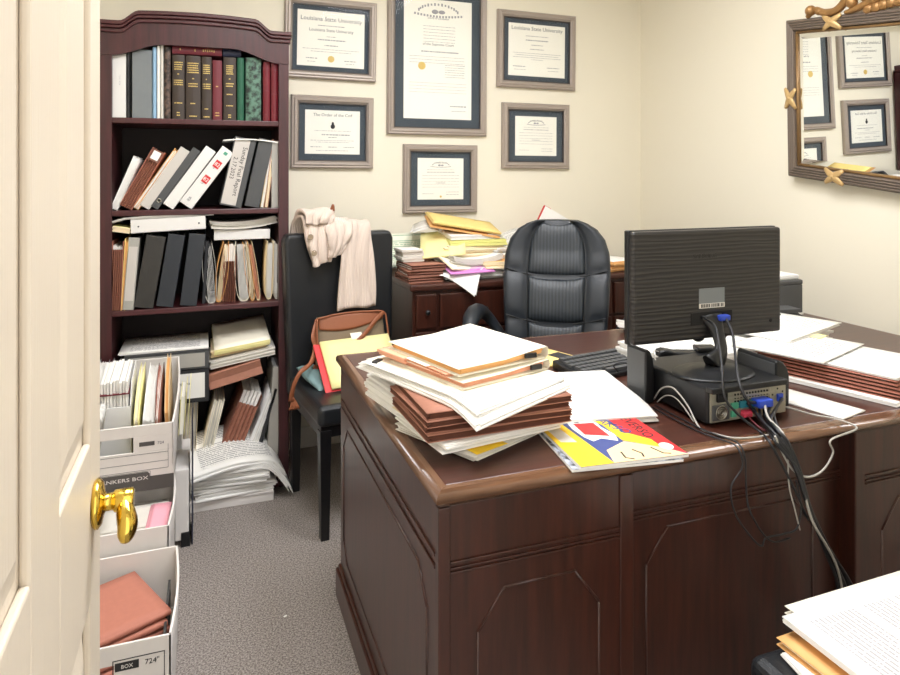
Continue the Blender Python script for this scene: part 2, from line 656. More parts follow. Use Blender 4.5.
def folder(label, c, w=0.298, d=0.242, h=0.012, rz=0, rx=0, ry=0, mat='manila', inner='paper', tab=None, group=None, gap=None, bend=NOB, clip=None, n=4):
    """file folder lying flat, spine on -y: two leaves joined by a rounded spine, papers inside"""
    t = thing('file_folder', label, 'folder', c, (rad(rx), rad(ry), rad(rz)), group)
    mb = MB()
    th = 0.0012
    for z, g in ((0.0, 0), (h - th, 1)):
        mb.grid(lambda u, v: Vector(((u - .5) * w, (v - .5) * d, z + th + (bend((u - .5) * w, (v - .5) * d) if g else 0) * 1.0)), 8, 8, 0, th)
    r = h / 2

    def spine(u, v):
        a = -PI / 2 - PI * v
        zz = bend((u - .5) * w, -d / 2) * (0.5 - 0.5 * math.cos(PI * v))
        return Vector(((u - .5) * w, -d / 2 + math.cos(a) * r * 0.8, r + math.sin(a) * r + zz))
    mb.grid(spine, 8, 6, 0, None)
    if tab is not None:
        mb.box((tab, d / 2 + 0.006, 0.0006), (0.08, 0.014, 0.0012))
    mb.build('cover', mat, t)
    mb = MB()
    sheets(mb, w * 0.95, d * 0.93, h - 0.004, n, 0.003, lambda x, y: bend(x, y) * 0.96, 0, 0, seed=hash_(label), z0=0.0016)
    mb.build('papers', inner, t)
    if clip:
        mb = MB()
        x, y, a = clip
        mb.box((x, y, h * .55 + bend(x, y) * .7), (0.006, 0.034, 0.011), 0, Matrix.Rotation(rad(a), 3, 'X'))
        mb.build('binder_clip', 'black', t, bevel=0.0015)
    return t


def redweld(label, c, w=0.3, d=0.25, h=0.03, rz=0, rx=0, ry=0, pleats=4, mat='redw', side='redwd', inner='paper', group=None, fill=0.6, bend=NOB):
    """expanding file lying flat: outer boards, pleated gussets on three sides, papers showing at the open +x side"""
    t = thing('expanding_file', label, 'expanding file', c, (rad(rx), rad(ry), rad(rz)), group)
    mb = MB()
    th = 0.0016
    for z in (th, h):
        mb.grid(lambda u, v: Vector(((u - .5) * w, (v - .5) * d, z + bend((u - .5) * w, (v - .5) * d))), 6, 6, 0, th)
    mb.build('cover', mat, t)
    mb = MB()
    n = pleats * 2

    def gus(side_):
        for k in range(n):
            za, zb = th + (h - 2 * th) * k / n, th + (h - 2 * th) * (k + 1) / n
            ia, ib = (0.0, 0.007) if k % 2 == 0 else (0.007, 0.0)
            def fn(u, v):
                z = za + (zb - za) * v
                i_ = ia + (ib - ia) * v + 0.0008
                if side_ == 0:
                    p = Vector(((u - .5) * w, -d / 2 + i_, z))
                elif side_ == 1:
                    p = Vector(((u - .5) * w, d / 2 - i_, z))
                else:
                    p = Vector((-w / 2 + i_, (u - .5) * d, z))
                p.z += bend(p.x, p.y)
                return p
            mb.grid(fn, 4, 1, 0, None, smooth=False)
    for q in (0, 1, 2):
        gus(q)
    mb.build('gusset', side, t)
    mb = MB()
    sheets(mb, w * 0.93, d * 0.9, (h - 2 * th) * fill, 4, 0.003, bend, 0, 0, seed=hash_(label), z0=th)
    p = mb.build('papers', inner, t)
    return t


def binder(label, c, th=0.05, h=0.29, d=0.27, ry=0, rz=0, rx=0, cover='blackm', page='paper', labelc=None, group=None, ring=False, name='ring_binder', lab=(0.8, 0.75)):
    """upright ring binder, spine looks along -y; local x from -th to 0 so it leans about its lower right edge"""
    t = thing(name, label, 'binder', c, (rad(rx), rad(ry), rad(rz)), group)
    k = 0.003
    mb = MB()
    mb.b2((-th, 0, 0), (-th + k, d, h))
    mb.b2((-k, 0, 0), (0, d, h))
    mb.b2((-th + k * 0.5, -0.001, 0), (-k * 0.5, k, h))
    mb.build('cover', cover, t, bevel=0.0012)
    mb = MB()
    n = max(3, int(th / 0.012))
    for i in range(n):
        x0 = -th + k * 1.4 + (th - 2.8 * k) * i / n
        mb.b2((x0, 0.02 + R.uniform(0, .006), 0.008), (x0 + (th - 2.8 * k) / n * 0.9, d - 0.015 - R.uniform(0, .01), h - 0.012 - R.uniform(0, .004)))
    mb.build('pages', page, t)
    if labelc:
        mb = MB()
        mb.b2((-th * (0.5 + lab[0] / 2), -0.0022, h * (0.5 - lab[1] / 2)), (-th * (0.5 - lab[0] / 2), -0.001, h * (0.5 + lab[1] / 2)))
        mb.build('spine_label', labelc, t)
    if ring:
        mb = MB()
        mb.lathe([(0.009, 0), (0.009, 0.002), (0.006, 0.0022), (0.006, -0.0)], (-th / 2, -0.001, h * 0.12), 16, 0, (0, -1, 0))
        mb.build('finger_ring', 'steel', t)
    return t


def book(label, c, th, h, d=0.2, cover='lawb', page='paperg', ry=0, group=None, gilt=None, rot=None, bands=()):
    t = thing('book', label, 'book', c, rot or (0, rad(ry), 0), group)
    k = min(0.0025, th * 0.2)
    mb = MB()
    mb.b2((-th, 0, 0), (-th + k, d, h))
    mb.b2((-k, 0, 0), (0, d, h))
    n = 6                                           # rounded spine
    prof = [(-th + th * i / n, -0.006 * math.sin(PI * i / n)) for i in range(n + 1)]
    mb.prism(prof + [(0, k), (-th, k)], 0, h, 'XY')
    mb.build('cover', cover, t, bevel=0.0008)
    mb = MB()
    mb.b2((-th + k, k, 0.004), (-k, d - 0.005, h - 0.004))
    mb.build('pages', page, t)
    if gilt:
        mb = MB()
        for z0, z1, f in bands:                    # rows of tiny tooled letters
            rows = max(1, int((z1 - z0) * h / 0.008))
            for q in range(rows):
                zz = h * z1 - (q + 0.5) * (z1 - z0) * h / rows
                x = -th / 2 - th * f / 2
                while x < -th / 2 + th * f / 2 - 0.002:
                    wd = R.uniform(0.0016, 0.0042)
                    yy = -0.006 * math.sin(PI * (x + th) / th) - 0.0006
                    mb.b2((x, yy, zz - 0.0022), (min(x + wd, -th / 2 + th * f / 2), yy + 0.0012, zz + 0.0022))
                    x += wd + 0.0012
        mb.build('lettering', gilt, t)
    return t

# ================================================================== the setting
XL, XR, YF, YB, ZC = -0.62, 2.40, 0.20, 3.34, 2.62
struct('floor', MB().b2((XL - .1, -1.2, -.06), (XR + .1, YB + .1, 0)), 'carpet', 'grey brown speckled loop carpet', 'floor')
struct('ceiling', MB().b2((XL - .1, -0.2, ZC), (XR + .1, YB + .1, ZC + .06)), 'ceil', 'plain white ceiling above the office', 'ceiling')
struct('wall_back', MB().b2((XL - .1, YB, 0), (XR + .1, YB + .1, ZC)), 'wall', 'cream back wall hung with six framed diplomas', 'wall')
struct('wall_right', MB().b2((XR, -.1, 0), (XR + .1, YB, ZC)), 'wall', 'cream right wall with the gilt crested mirror', 'wall')
struct('wall_left', MB().b2((XL - .1, -.1, 0), (XL, YB, ZC)), 'wall', 'cream left wall behind door and boxes', 'wall')
mb = MB()
mb.b2((XL, YF - .12, 0), (-.20, YF, ZC))
mb.b2((.72, YF - .12, 0), (XR, YF, ZC))
mb.b2((-.20, YF - .12, 2.08), (.72, YF, ZC))
struct('wall_front', mb, 'wall', 'cream front wall with the open doorway', 'wall')
struct('baseboard_back', MB().b2((XL, YB - .014, 0), (XR, YB, .1)), 'trim', 'white baseboard along the back wall', 'baseboard', bevel=.004)
struct('baseboard_right', MB().b2((XR - .014, YF, 0), (XR, YB - .014, .1)), 'trim', 'white baseboard along the right wall', 'baseboard', bevel=.004)
struct('baseboard_left', MB().b2((XL, YF, 0), (XL + .014, YB - .014, .1)), 'trim', 'white baseboard along the left wall', 'baseboard', bevel=.004)

# door, standing open along the left edge of the view
DX, DE, DH = -0.13, 1.0, 0.24
door = thing('door_1', 'cream six panel door standing open at left', 'door', (DX - .0175, DH, 0))
door['kind'] = 'structure'
cols_ = [(DE - .265, DE - .082), (DE - .59, DE - .380)]
rows_ = [(0.22, 0.815), (1.012, 1.66), (1.74, 1.95)]
mb = MB()
xf, xb = DX, DX - .035
mb.b2((xb, DH, .012), (xf - .009, DE, 2.03))
# stiles and rails standing 9 mm proud of the panel field
ys = [DH, cols_[1][0], cols_[1][1], cols_[0][0], cols_[0][1], DE]
zs = [.012, rows_[0][0], rows_[0][1], rows_[1][0], rows_[1][1], rows_[2][0], rows_[2][1], 2.03]
for i in range(0, 6, 2):
    mb.b2((xf - .009, ys[i], .012), (xf, ys[i + 1], 2.03))
for i in range(0, 8, 2):
    for q in cols_:
        mb.b2((xf - .009, q[0], zs[i]), (xf, q[1], zs[i + 1]))
mb.build('door_leaf', 'door', door, world=True, bevel=.003)
for cy0, cy1 in cols_:
    for rz0, rz1 in rows_:
        mb = MB()
        i1, i2 = .010, .042
        P = lambda k, x: [(x, cy0 + k, rz0 + k), (x, cy1 - k, rz0 + k), (x, cy1 - k, rz1 - k), (x, cy0 + k, rz1 - k)]
        A = [mb.bm.verts.new(p) for p in P(i1, xf - .0088)]
        B = [mb.bm.verts.new(p) for p in P(i2, xf - .001)]
        for k in range(4):
            mb.face([A[k], A[(k + 1) % 4], B[(k + 1) % 4], B[k]])
        mb.face(B)
        mb.face(A[::-1])
        mb.build('raised_panel', 'door', door, world=True, bevel=.002)
KY, KZ = DE - .056, 0.926
mb = MB()
mb.lathe([(.027, 0), (.030, .003), (.030, .006), (.025, .010), (.014, .012), (.0105, .014), (.0105, .022), (.0135, .024), (.0135, .044), (.011, .046)], (xf, KY, KZ), 28, 0, (1, 0, 0))
kn = mb.build('door_handle', 'brass', door, world=True)
mb = MB()
lev = spl([(xf + .034, KY + .004, KZ - .002), (xf + .037, KY - .008, KZ - .012), (xf + .040, KY - .018, KZ - .024), (xf + .038, KY - .024, KZ - .036), (xf + .036, KY - .026, KZ - .042)], 6)
mb.tube(lev, [.013 + .007 * math.sin(PI * i / (len(lev) - 1)) - .007 * (i / (len(lev) - 1)) ** 3 for i in range(len(lev))], 14, 0, 0.62, (1, 0, 0))
mb.build('lever', 'brass', kn, world=True)
mb = MB().b2((xb + .005, DE - .0005, KZ - .028), (xf - .005, DE + .0012, KZ + .028))
mb.b2((xb + .012, DE, KZ - .008), (xf - .012, DE + .009, KZ + .008))
mb.build('latch_plate', 'brass', door, world=True)

# ceiling lights
for i, (lx, ly) in enumerate(((0.35, 1.45), (1.15, 1.62))):
    t = thing('ceiling_light', ('recessed white ceiling light panel nearer the door', 'recessed white ceiling light panel over the desk')[i], 'ceiling light', (lx, ly, ZC - .03), 0, 'ceiling light panels')
    mb = MB()
    for a, b_ in (((-.31, -.61), (-.28, .61)), ((.28, -.61), (.31, .61)), ((-.28, -.61), (.28, -.58)), ((-.28, .58), (.28, .61))):
        mb.b2((*a, 0), (*b_, .03))
    mb.build('frame', 'trim', t)
    MB().b2((-.28, -.58, .008), (.28, .58, .014)).build('diffuser', 'lamp', t)

# ================================================================== bookcase
BX0, BX1, BY, BZ = -.385, .338, 2.95, 1.93
bc = thing('bookcase', 'tall dark cherry bookcase with an arched cornice crammed with binders', 'bookcase', ((BX0 + BX1) / 2, BY + .17, 0))
for x in (BX0 + .0, BX1 - .042):
    MB().b2((x, BY, 0), (x + .042, YB - .016, 1.90)).build('side_panel', 'case', bc, world=True, bevel=.002)
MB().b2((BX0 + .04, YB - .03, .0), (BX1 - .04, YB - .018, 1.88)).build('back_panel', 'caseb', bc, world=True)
SH = [1.556, 1.187, 0.790]
for z in SH:
    MB().b2((BX0 + .04, BY + .006, z - .022), (BX1 - .04, YB - .03, z)).build('shelf', 'caseh', bc, world=True, bevel=.003)
MB().b2((BX0 + .04, BY + .004, 0), (BX1 - .04, YB - .03, .022)).build('bottom_board', 'caseh', bc, world=True, bevel=.003)
MB().b2((BX0, BY, 1.88), (BX1, YB - .02, 1.90)).build('top_board', 'caseh', bc, world=True)
nx_ = 60
cxm, hw = (BX0 + BX1) / 2, (BX1 - BX0) / 2
xs_ = [BX0 + (BX1 - BX0) * i / nx_ for i in range(nx_ + 1)]


def arch(x, ends, mid, x0, x1):
    q = abs(x - cxm)
    t_ = 1 - min(1, max(0, (q - x0) / (x1 - x0)))
    t_ = t_ * t_ * (3 - 2 * t_)
    return ends + (mid - ends) * t_


topc = [arch(x, 1.932, 1.976, .215, .285) + .008 * max(0, 1 - (abs(x - cxm) / .22) ** 2) for x in xs_]
botc = [arch(x, 1.800, 1.852, .13, .325) for x in xs_]
MB().band(xs_, [z - .005 for z in topc], botc, BY - .004, BY + .018).build('valance', 'case', bc, world=True)
mb = MB()
ex = .008
xe = [cxm + (x - cxm) * (1 + ex / hw) for x in xs_]
mb.band(xe, topc, [z - .016 for z in topc], BY - .034, BY + .02)
mb.band([cxm + (x - cxm) * (1 + .009 / hw) for x in xs_], [z - .016 for z in topc], [z - .028 for z in topc], BY - .026, BY + .02)
mb.band([cxm + (x - cxm) * (1 + .005 / hw) for x in xs_], [z - .028 for z in topc], [z - .044 for z in topc], BY - .014, BY + .02)
for s_ in (BX0 - ex, BX1 - .0):
    mb.b2((s_, BY, 1.888), (s_ + ex, YB - .03, 1.93))
mb.build('cornice', 'caseh', bc, world=True, bevel=.003)

# ================================================================== desk
KX0, KX1, KYF, KYB, KXR = .392, 2.33, 1.150, 2.145, 2.33
TOPZ = .762
desk = thing('desk', 'large dark mahogany executive desk with panelled pedestals', 'desk', (1.36, 1.65, 0))
mb = MB()
mb.b2((KX0 + .026, KYF + .026, TOPZ - .034), (KX1 - .026, KYB - .026, TOPZ))
mb.build('desktop', 'desktop', desk, world=True, bevel=.002)
prof_ = [(0, -.034), (.012, -.034), (.02, -.030), (.028, -.021), (.028, -.012), (.024, -.005), (.014, -.0008), (0, -.0008), (0, -.034)]


def edging(a, b_, out, mat, ext=0.028):
    """moulded lip along a desk edge"""
    mb = MB()
    a, b_, out = Vector(a), Vector(b_), Vector(out)
    d = (b_ - a).normalized()
    A, B = [], []
    for o_, z in prof_[:-1]:
        A.append(mb.bm.verts.new(a - d * o_ + out * o_ + Vector((0, 0, z))))
        B.append(mb.bm.verts.new(b_ + d * o_ + out * o_ + Vector((0, 0, z))))
    n = len(A)
    for i in range(n):
        mb.face([A[i], A[(i + 1) % n], B[(i + 1) % n], B[i]], 0, None, i in (1, 2, 3, 4, 5))
    mb.face(A)
    mb.face(B[::-1])
    return mb.build('edge_moulding', mat, desk, world=True)


c_ = .028
edging((KX0 + c_, KYF + c_, TOPZ), (KX1 - c_, KYF + c_, TOPZ), (0, -1, 0), 'edge')
edging((KX0 + c_, KYB - c_, TOPZ), (KX0 + c_, KYF + c_, TOPZ), (-1, 0, 0), 'edgey')
edging((KX1 - c_, KYB - c_, TOPZ), (KX0 + c_, KYB - c_, TOPZ), (0, 1, 0), 'edge')
edging((KX1 - c_, KYF + c_, TOPZ), (KX1 - c_, KYB - c_, TOPZ), (1, 0, 0), 'edgey')
PX0, PXA, PXB, PX1 = .404, .800, 1.438, 2.31
PY0, PY1 = 1.168, 2.125
for x0, x1 in ((PX0, PXA), (PXB, PX1)):
    MB().b2((x0, PY0, .0), (x1, PY1, TOPZ - .034)).build('pedestal', 'desk', desk, world=True, bevel=.003)
    mb = MB()
    mb.b2((x0 - .014, PY0 - .014, 0), (x1 + .014, PY1 + .014, .088))
    mb.b2((x0 - .007, PY0 - .007, .088), (x1 + .007, PY1 + .007, .102))
    mb.build('plinth', 'desk', desk, world=True, bevel=.004)
MB().b2((PXA, PY0 + .045, .03), (PXB, PY0 + .065, TOPZ - .034)).build('modesty_panel', 'desk', desk, world=True)
MB().b2((PXA - .012, PY0 - .004, .1), (PXA + .02, PY0 + .05, TOPZ - .036)).build('stile', 'desk', desk, world=True, bevel=.002)


def bead(pts, r=.0028, closed=False, name='groove_bead'):  # raised bead in place of an incised groove, for its highlight and shade line
    P = [Vector(p) for p in pts]
    if closed:
        P = P + [P[0]]
    mb = MB()
    for a, b_ in zip(P, P[1:]):
        mb.tube([a, b_], r, 8)
    for p in P:
        mb.ball(p, r, 0, 8)
    return mb.build(name, 'desk', desk, world=True)


def panel_front(x0, x1, z0, z1, y, c=.055):
    bead([(x0, y, z0), (x0, y, z1 - c * 1.3), (x0 + c, y, z1), (x1 - c, y, z1), (x1, y, z1 - c * 1.3), (x1, y, z0)], closed=True)


def rails(x0, x1, y, z):
    mb = MB()
    for q in (0, -.011, -.019):
        mb.b2((x0, y - .004, z + q - .0022), (x1, y + .001, z + q + .0022))
    mb.build('rail_moulding', 'desk', desk, world=True, bevel=.0015)


rails(PX0 + .02, PXA - .012, PY0, .622)
panel_front(PX0 + .075, PXA - .06, .16, .555, PY0)
rails(PXA + .02, PXB, PY0 + .045, .622)
panel_front(PXA + .085, PXB - .085, .16, .575, PY0 + .045)
rails(PXB + .03, PX1 - .02, PY0, .622)
panel_front(PXB + .085, PX1 - .08, .16, .555, PY0)
# left end: frieze rail and a lozenge-topped panel
mb = MB()
for q in (.628, .605):
    mb.b2((PX0 - .004, PY0 + .022, q - .003), (PX0 + .001, PY1 - .02, q + .003))
mb.build('rail_moulding', 'desk', desk, world=True, bevel=.0015)
y0, y1, z0, z1 = PY0 + .075, PY1 - .055, .155, .56
cq = .055
bead([(PX0, y0, z0 + cq * .9), (PX0, y0, z1 - cq * 1.1), (PX0, y0 + cq, z1), (PX0, y1 - cq, z1), (PX0, y1, z1 - cq * 1.1), (PX0, y1, z0 + cq * .9), (PX0, y1 - cq, z0), (PX0, y0 + cq, z0)], .0032, True)
mb = MB()
mb.b2((PX0 - .004, PY0 - .004, .102), (PX0 + .02, PY0 + .016, TOPZ - .036))
mb.build('corner_post', 'desk', desk, world=True, bevel=.002)

# ================================================================== credenza
CZ, CYF, CX0, CX1 = .85, 2.80, .835, 2.37
cr = thing('credenza', 'dark mahogany credenza against the back wall buried in papers', 'credenza', ((CX0 + CX1) / 2, 3.06, 0))
MB().b2((CX0, CYF, CZ - .03), (CX1, YB - .02, CZ)).build('top', 'desktop', cr, world=True, bevel=.009, seg=3)
MB().b2((CX0 + .015, CYF + .022, .0), (CX1 - .015, YB - .022, CZ - .03)).build('body', 'desk', cr, world=True)
MB().b2((CX0 + .006, CYF + .008, 0), (CX1 - .006, CYF + .022, .09)).build('plinth', 'desk', cr, world=True, bevel=.004)
xd = [CX0 + .02, .965, 1.40, 1.86, CX1 - .02]
for i in range(4):
    for z0, z1 in ((.655, .805), (.40, .64), (.11, .385)):
        dr = MB().b2((xd[i] + .008, CYF + .006, z0), (xd[i + 1] - .008, CYF + .022, z1)).build('drawer', 'desk', cr, world=True, bevel=.004)
        mb = MB()
        xc, zc = (xd[i] + xd[i + 1]) / 2, (z0 + z1) / 2 + .0
        mb.lathe([(.004, 0), (.004, .012), (.011, .017), (.012, .022), (.007, .027), (.002, .028)], (xc, CYF + .006, zc), 14, 0, (0, -1, 0))
        mb.build('knob', 'brass' if False else 'black', dr, world=True)

# ================================================================== diplomas
FRM = {
    'UL': (.360, .812, 1.794, 2.191), 'BIG': (.870, 1.414, 1.531, 2.319), 'UR': (1.477, 1.954, 1.797, 2.214),
    'LL': (.390, .796, 1.358, 1.713), 'LR': (1.505, 1.914, 1.358, 1.715), 'C': (.953, 1.359, 1.127, 1.482)}


def diploma(key, label, paper_px, lines, roll=0, seal=None, crest=None, rules=()):
    x0, x1, z0, z1 = FRM[key]
    w, h = x1 - x0, z1 - z0
    t = thing('framed_diploma', label, 'framed diploma', ((x0 + x1) / 2, YB, (z0 + z1) / 2), (0, rad(roll), 0), 'framed diplomas on the back wall')
    fw, dp = .036, .032
    mb = MB()
    pr = [(0, 0), (0, .020), (.006, .027), (.012, .026), (.018, .031), (.026, .030), (.031, .024), (.036, .020), (.036, 0)]   # (inwards, out of wall)
    C = [(-w / 2, -h / 2), (w / 2, -h / 2), (w / 2, h / 2), (-w / 2, h / 2)]
    D = [(1, 1), (-1, 1), (-1, -1), (1, -1)]
    ring = [[mb.bm.verts.new((c[0] + d[0] * i, -o_, c[1] + d[1] * i)) for i, o_ in pr] for c, d in zip(C, D)]
    for k in range(4):
        a, b_ = ring[k], ring[(k + 1) % 4]
        for i in range(len(pr) - 1):
            mb.face([a[i], b_[i], b_[i + 1], a[i + 1]])
    mb.build('frame', 'frame', t)
    mb = MB()
    iw, ih = w / 2 - fw, h / 2 - fw
    for s_ in (-1, 1):
        mb.box((s_ * (iw - .002), -.017, 0), (.004, .012, ih * 2))
        mb.box((0, -.017, s_ * (ih - .002)), (iw * 2, .012, .004))
    mb.build('inner_lip', 'frameb', t)
    MB().b2((-iw, -.013, -ih), (iw, -.003, ih)).build('mat_board', 'mat', t)
    pw, ph = paper_px
    pz = 0
    mb = MB()
    mb.b2((-pw / 2, -.0146, -ph / 2), (pw / 2, -.0128, ph / 2))
    pp = mb.build('certificate', 'dip', t)
    M_ = fx((0, -.0148, 0), (1, 0, 0), (0, 0, 1), (0, -1, 0))
    dk = [l for l in lines if len(l) < 6]
    if dk:
        lettering([(l[0], l[1], l[2] * pw, l[3] * ph) for l in dk], 'inkg', pp, M_)
    if crest or rules or seal:
        mb = MB()
        for (xa, xb_, z, th) in rules:            # rows of fine script too small to read
            x = xa * pw
            while x < xb_ * pw:
                q = R.uniform(.004, .016)
                mb.b2((x, -.0152, z * ph - th), (min(x + q, xb_ * pw), -.0146, z * ph + th))
                x += q + R.uniform(.002, .005)
        if crest:
            cx, cz, s_ = crest[0] * pw, crest[1] * ph, crest[2]
            for i in range(15):                       # arched banner
                a = PI * (.12 + .76 * i / 14)
                mb.box((cx + math.cos(a) * s_ * 1.35, -.0149, cz + math.sin(a) * s_ * .62), (s_ * .10, .0006, s_ * (.12 if i % 2 else .17)))
            mb.ball((cx - s_ * .22, -.0149, cz + s_ * .16), (s_ * .22, .0006, s_ * .14), 0, 10)
            mb.ball((cx + s_ * .22, -.0149, cz + s_ * .16), (s_ * .22, .0006, s_ * .12), 0, 10)
            for i in range(16):
                x = -1.5 + 3.0 * i / 15
                mb.box((cx + x * s_, -.0149, cz - s_ * .12 + .05 * s_ * x * x), (s_ * .11, .0006, s_ * .13))
        if crest or rules:
            mb.build('engraving', 'inkl', pp)
        else:
            mb.bm.free()
        if seal:
            mb = MB()
            cx, cz, r_, mt_ = seal[0] * pw, seal[1] * ph, seal[2], seal[3]
            pts = []
            for i in range(48):
                rr = r_ * (1 if i % 2 else .93)
                pts.append((cx + rr * math.cos(2 * PI * i / 48), cz + rr * math.sin(2 * PI * i / 48)))
            mb.prism(pts, -.0156, -.0146, 'XZ')
            mb.lathe([(r_ * .66, 0), (r_ * .66, .0006), (r_ * .56, .0006), (r_ * .56, 0)], (cx, -.0154, cz), 24, 0, (0, -1, 0))
            mb.build('seal', mt_, pp)
    MB().b2((-iw + .003, -.0205, -ih + .003), (iw - .003, -.0185, ih - .003)).build('glazing', 'glass', t)
    return t


diploma('UL', 'framed university diploma with a golden seal, top left beside the bookcase', (.33, .272),
        [('Louisiana State University', .029, 0, .32), ('Louisiana State University', .021, 0, .13)],
        .9, (.0, -.36, .0165, 'gold'), None,
        [(-.2, .2, .235, .0018), (-.07, .07, .04, .0014), (-.2, .22, -.02, .0026), (-.1, .1, -.12, .0022), (-.42, .42, -.19, .001), (-.3, .3, -.235, .001), (-.37, -.2, -.36, .002), (.2, .38, -.38, .002), (-.35, -.22, -.42, .001), (.22, .36, -.43, .001)])
diploma('BIG', 'largest framed certificate, tall and narrow with an engraved arched crest', (.372, .62),
        [('of the Supreme Court', .019, 0, .115), ('STATE OF LOUISIANA', .012, 0, .335)],
        .3, (-.24, -.06, .021, 'gold'), (0, .375, .085),
        [(-.22, .25, .275 - .026 * i, .0011) for i in range(6)] + [(-.25, .3, .062, .0032)] + [(-.42, .4, .02 - .026 * i, .001) for i in range(3)] + [(.1, .4, -.045 - .02 * i, .0012) for i in range(6)] + [(-.42, .42, -.2 - .026 * i, .0008) for i in range(4)] + [(.18, .42, -.39, .003), (.2, .42, -.43, .0014)])
diploma('UR', 'framed university diploma at upper right, nearest the room corner', (.345, .285),
        [('Louisiana State University', .030, 0, .38)], .6, (0, -.35, .013, 'dip'), None,
        [(-.2, .2, .27, .0014), (-.2, .2, .19, .0026), (-.1, .1, .1, .0018), (-.12, .12, .02, .0018), (-.42, .42, -.06, .001), (-.38, .38, -.1, .001), (-.42, .42, -.14, .001), (-.1, .1, -.18, .001), (-.42, -.2, -.32, .002), (.18, .4, -.32, .002), (-.4, -.2, -.38, .001), (.2, .4, -.38, .001)])
diploma('LL', 'framed certificate with a small black emblem, lower left beside the bookcase', (.27, .215),
        [('The Order of the Coif', .021, 0, .36)], .5, None, None,
        [(-.33, .33, .03, .001), (-.2, .32, -.06, .0026), (-.08, .08, -.12, .0016), (-.4, .4, -.19, .001), (-.3, .3, -.23, .001), (-.4, -.2, -.34, .0016), (-.08, .08, -.34, .0016), (.2, .4, -.34, .0016), (-.3, .3, -.42, .001)])
t = [o_ for o_ in bpy.data.objects if o_.get('label', '').startswith('framed certificate with a small black emblem')][0]
mb = MB()
mb.ball((0, -.0148, .028), (.011, .0007, .012), 0, 12)
mb.ball((0, -.0148, .043), (.006, .0007, .008), 0, 10)
mb.build('emblem', 'ink', [c for c in t.children if c.name.startswith('certificate')][0])
for k, lb in (('LR', 'framed certificate with a small arched crest, lower right of the wall'), ('C', 'lowest framed certificate, in the middle just above the credenza papers')):
    diploma(k, lb, (.252, .215), [('SUPREME COURT', .009, 0, .37)], .3, (-.0, -.43, .006, 'gold') if k == 'C' else None, (0, .30, .036),
            [(-.3, .3, .22, .0008), (-.3, .3, .16, .0016)] + [(-.4, .4, .08 - .07 * i, .0008) for i in range(5)] + [(-.1, .1, -.1, .0016), (.12, .4, -.32, .001), (.12, .4, -.38, .001), (-.4, -.16, -.36, .001)])

# ================================================================== mirror
MU = Vector((-.010, -.9925, -.122)).normalized()
MW = Vector((-.031, -.012, 1.0))
MN = MU.cross(Vector((-.031, -.012, 1))).normalized()
if MN.x > 0:
    MN = -MN
mw, mh = 1.02, .662
M0 = Vector((2.355, 2.231, 1.324))
mir = thing('mirror', 'wide wall mirror in a bronze reeded frame with gilt ribbons and crest', 'mirror', M0 + MU * mw / 2 + MW * mh / 2)


def mp(u, w, n=0.0):
    return M0 + MU * u + MW * w + MN * n


fwid = .062
mb = MB()
prm = [(0, -.030), (0, .000)]
for k in range(4):                                     # four reeds
    for j in range(5):
        a = PI * j / 4
        prm.append((.004 + .0105 * k + .00525 * (1 - math.cos(a)), .003 + .0065 * math.sin(a) + .0015 * k))
prm += [(.052, -.012), (.052, -.03)]
C = [(0, 0), (mw, 0), (mw, mh), (0, mh)]
D = [(1, 1), (-1, 1), (-1, -1), (1, -1)]
ring = [[mb.bm.verts.new(mp(c[0] + d[0] * i, c[1] + d[1] * i, o_)) for i, o_ in prm] for c, d in zip(C, D)]
for k in range(4):
    a, b_ = ring[k], ring[(k + 1) % 4]
    for i in range(len(prm) - 1):
        mb.face([a[i], b_[i], b_[i + 1], a[i + 1]])
mb.build('frame', 'mirf', mir, world=True)
mb = MB()
for (a, b_) in (((.054, .054), (mw - .054, .054)), ((mw - .054, .054), (mw - .054, mh - .054)), ((mw - .054, mh - .054), (.054, mh - .054)), ((.054, mh - .054), (.054, .054))):
    mb.tube([mp(*a, -.001), mp(*b_, -.001)], .006, 8)
mb.build('gilt_lip', 'giltd', mir, world=True)
mb = MB()
g0, bv = .052, .030
O_ = [mp(g0, g0, -.0045), mp(mw - g0, g0, -.0045), mp(mw - g0, mh - g0, -.0045), mp(g0, mh - g0, -.0045)]
I_ = [mp(g0 + bv, g0 + bv, -.0022), mp(mw - g0 - bv, g0 + bv, -.0022), mp(mw - g0 - bv, mh - g0 - bv, -.0022), mp(g0 + bv, mh - g0 - bv, -.0022)]
K_ = [mp(g0, g0, -.012), mp(mw - g0, g0, -.012), mp(mw - g0, mh - g0, -.012), mp(g0, mh - g0, -.012)]
vo, vi, vk = [[mb.bm.verts.new(p) for p in q] for q in (O_, I_, K_)]
mb.face(vi)
for k in range(4):
    mb.face([vo[k], vo[(k + 1) % 4], vi[(k + 1) % 4], vi[k]])
    mb.face([vk[k], vk[(k + 1) % 4], vo[(k + 1) % 4], vo[k]])
mb.face(vk[::-1])
mb.build('mirror_glass', 'mirror', mir, world=True)


def ribbon(u, w, horiz):
    mb = MB()
    for s_ in (-1, 1):
        P = []
        for i in range(9):
            q = i / 8 - .5
            a, b_ = q * .085, q * .056 * s_
            if not horiz:
                a, b_ = q * .056 * s_, q * .085
            P.append(mp(u + a, w + b_, .010 + .006 * math.cos(q * PI)))
        mb.tube(P, [.007 + .008 * math.sin(PI * i / 8) for i in range(9)], 8, 0, .4, MN)
    mb.ball(mp(u, w, .017), .009, 0, 10)
    mb.build('ribbon', 'giltl', mir, world=True)


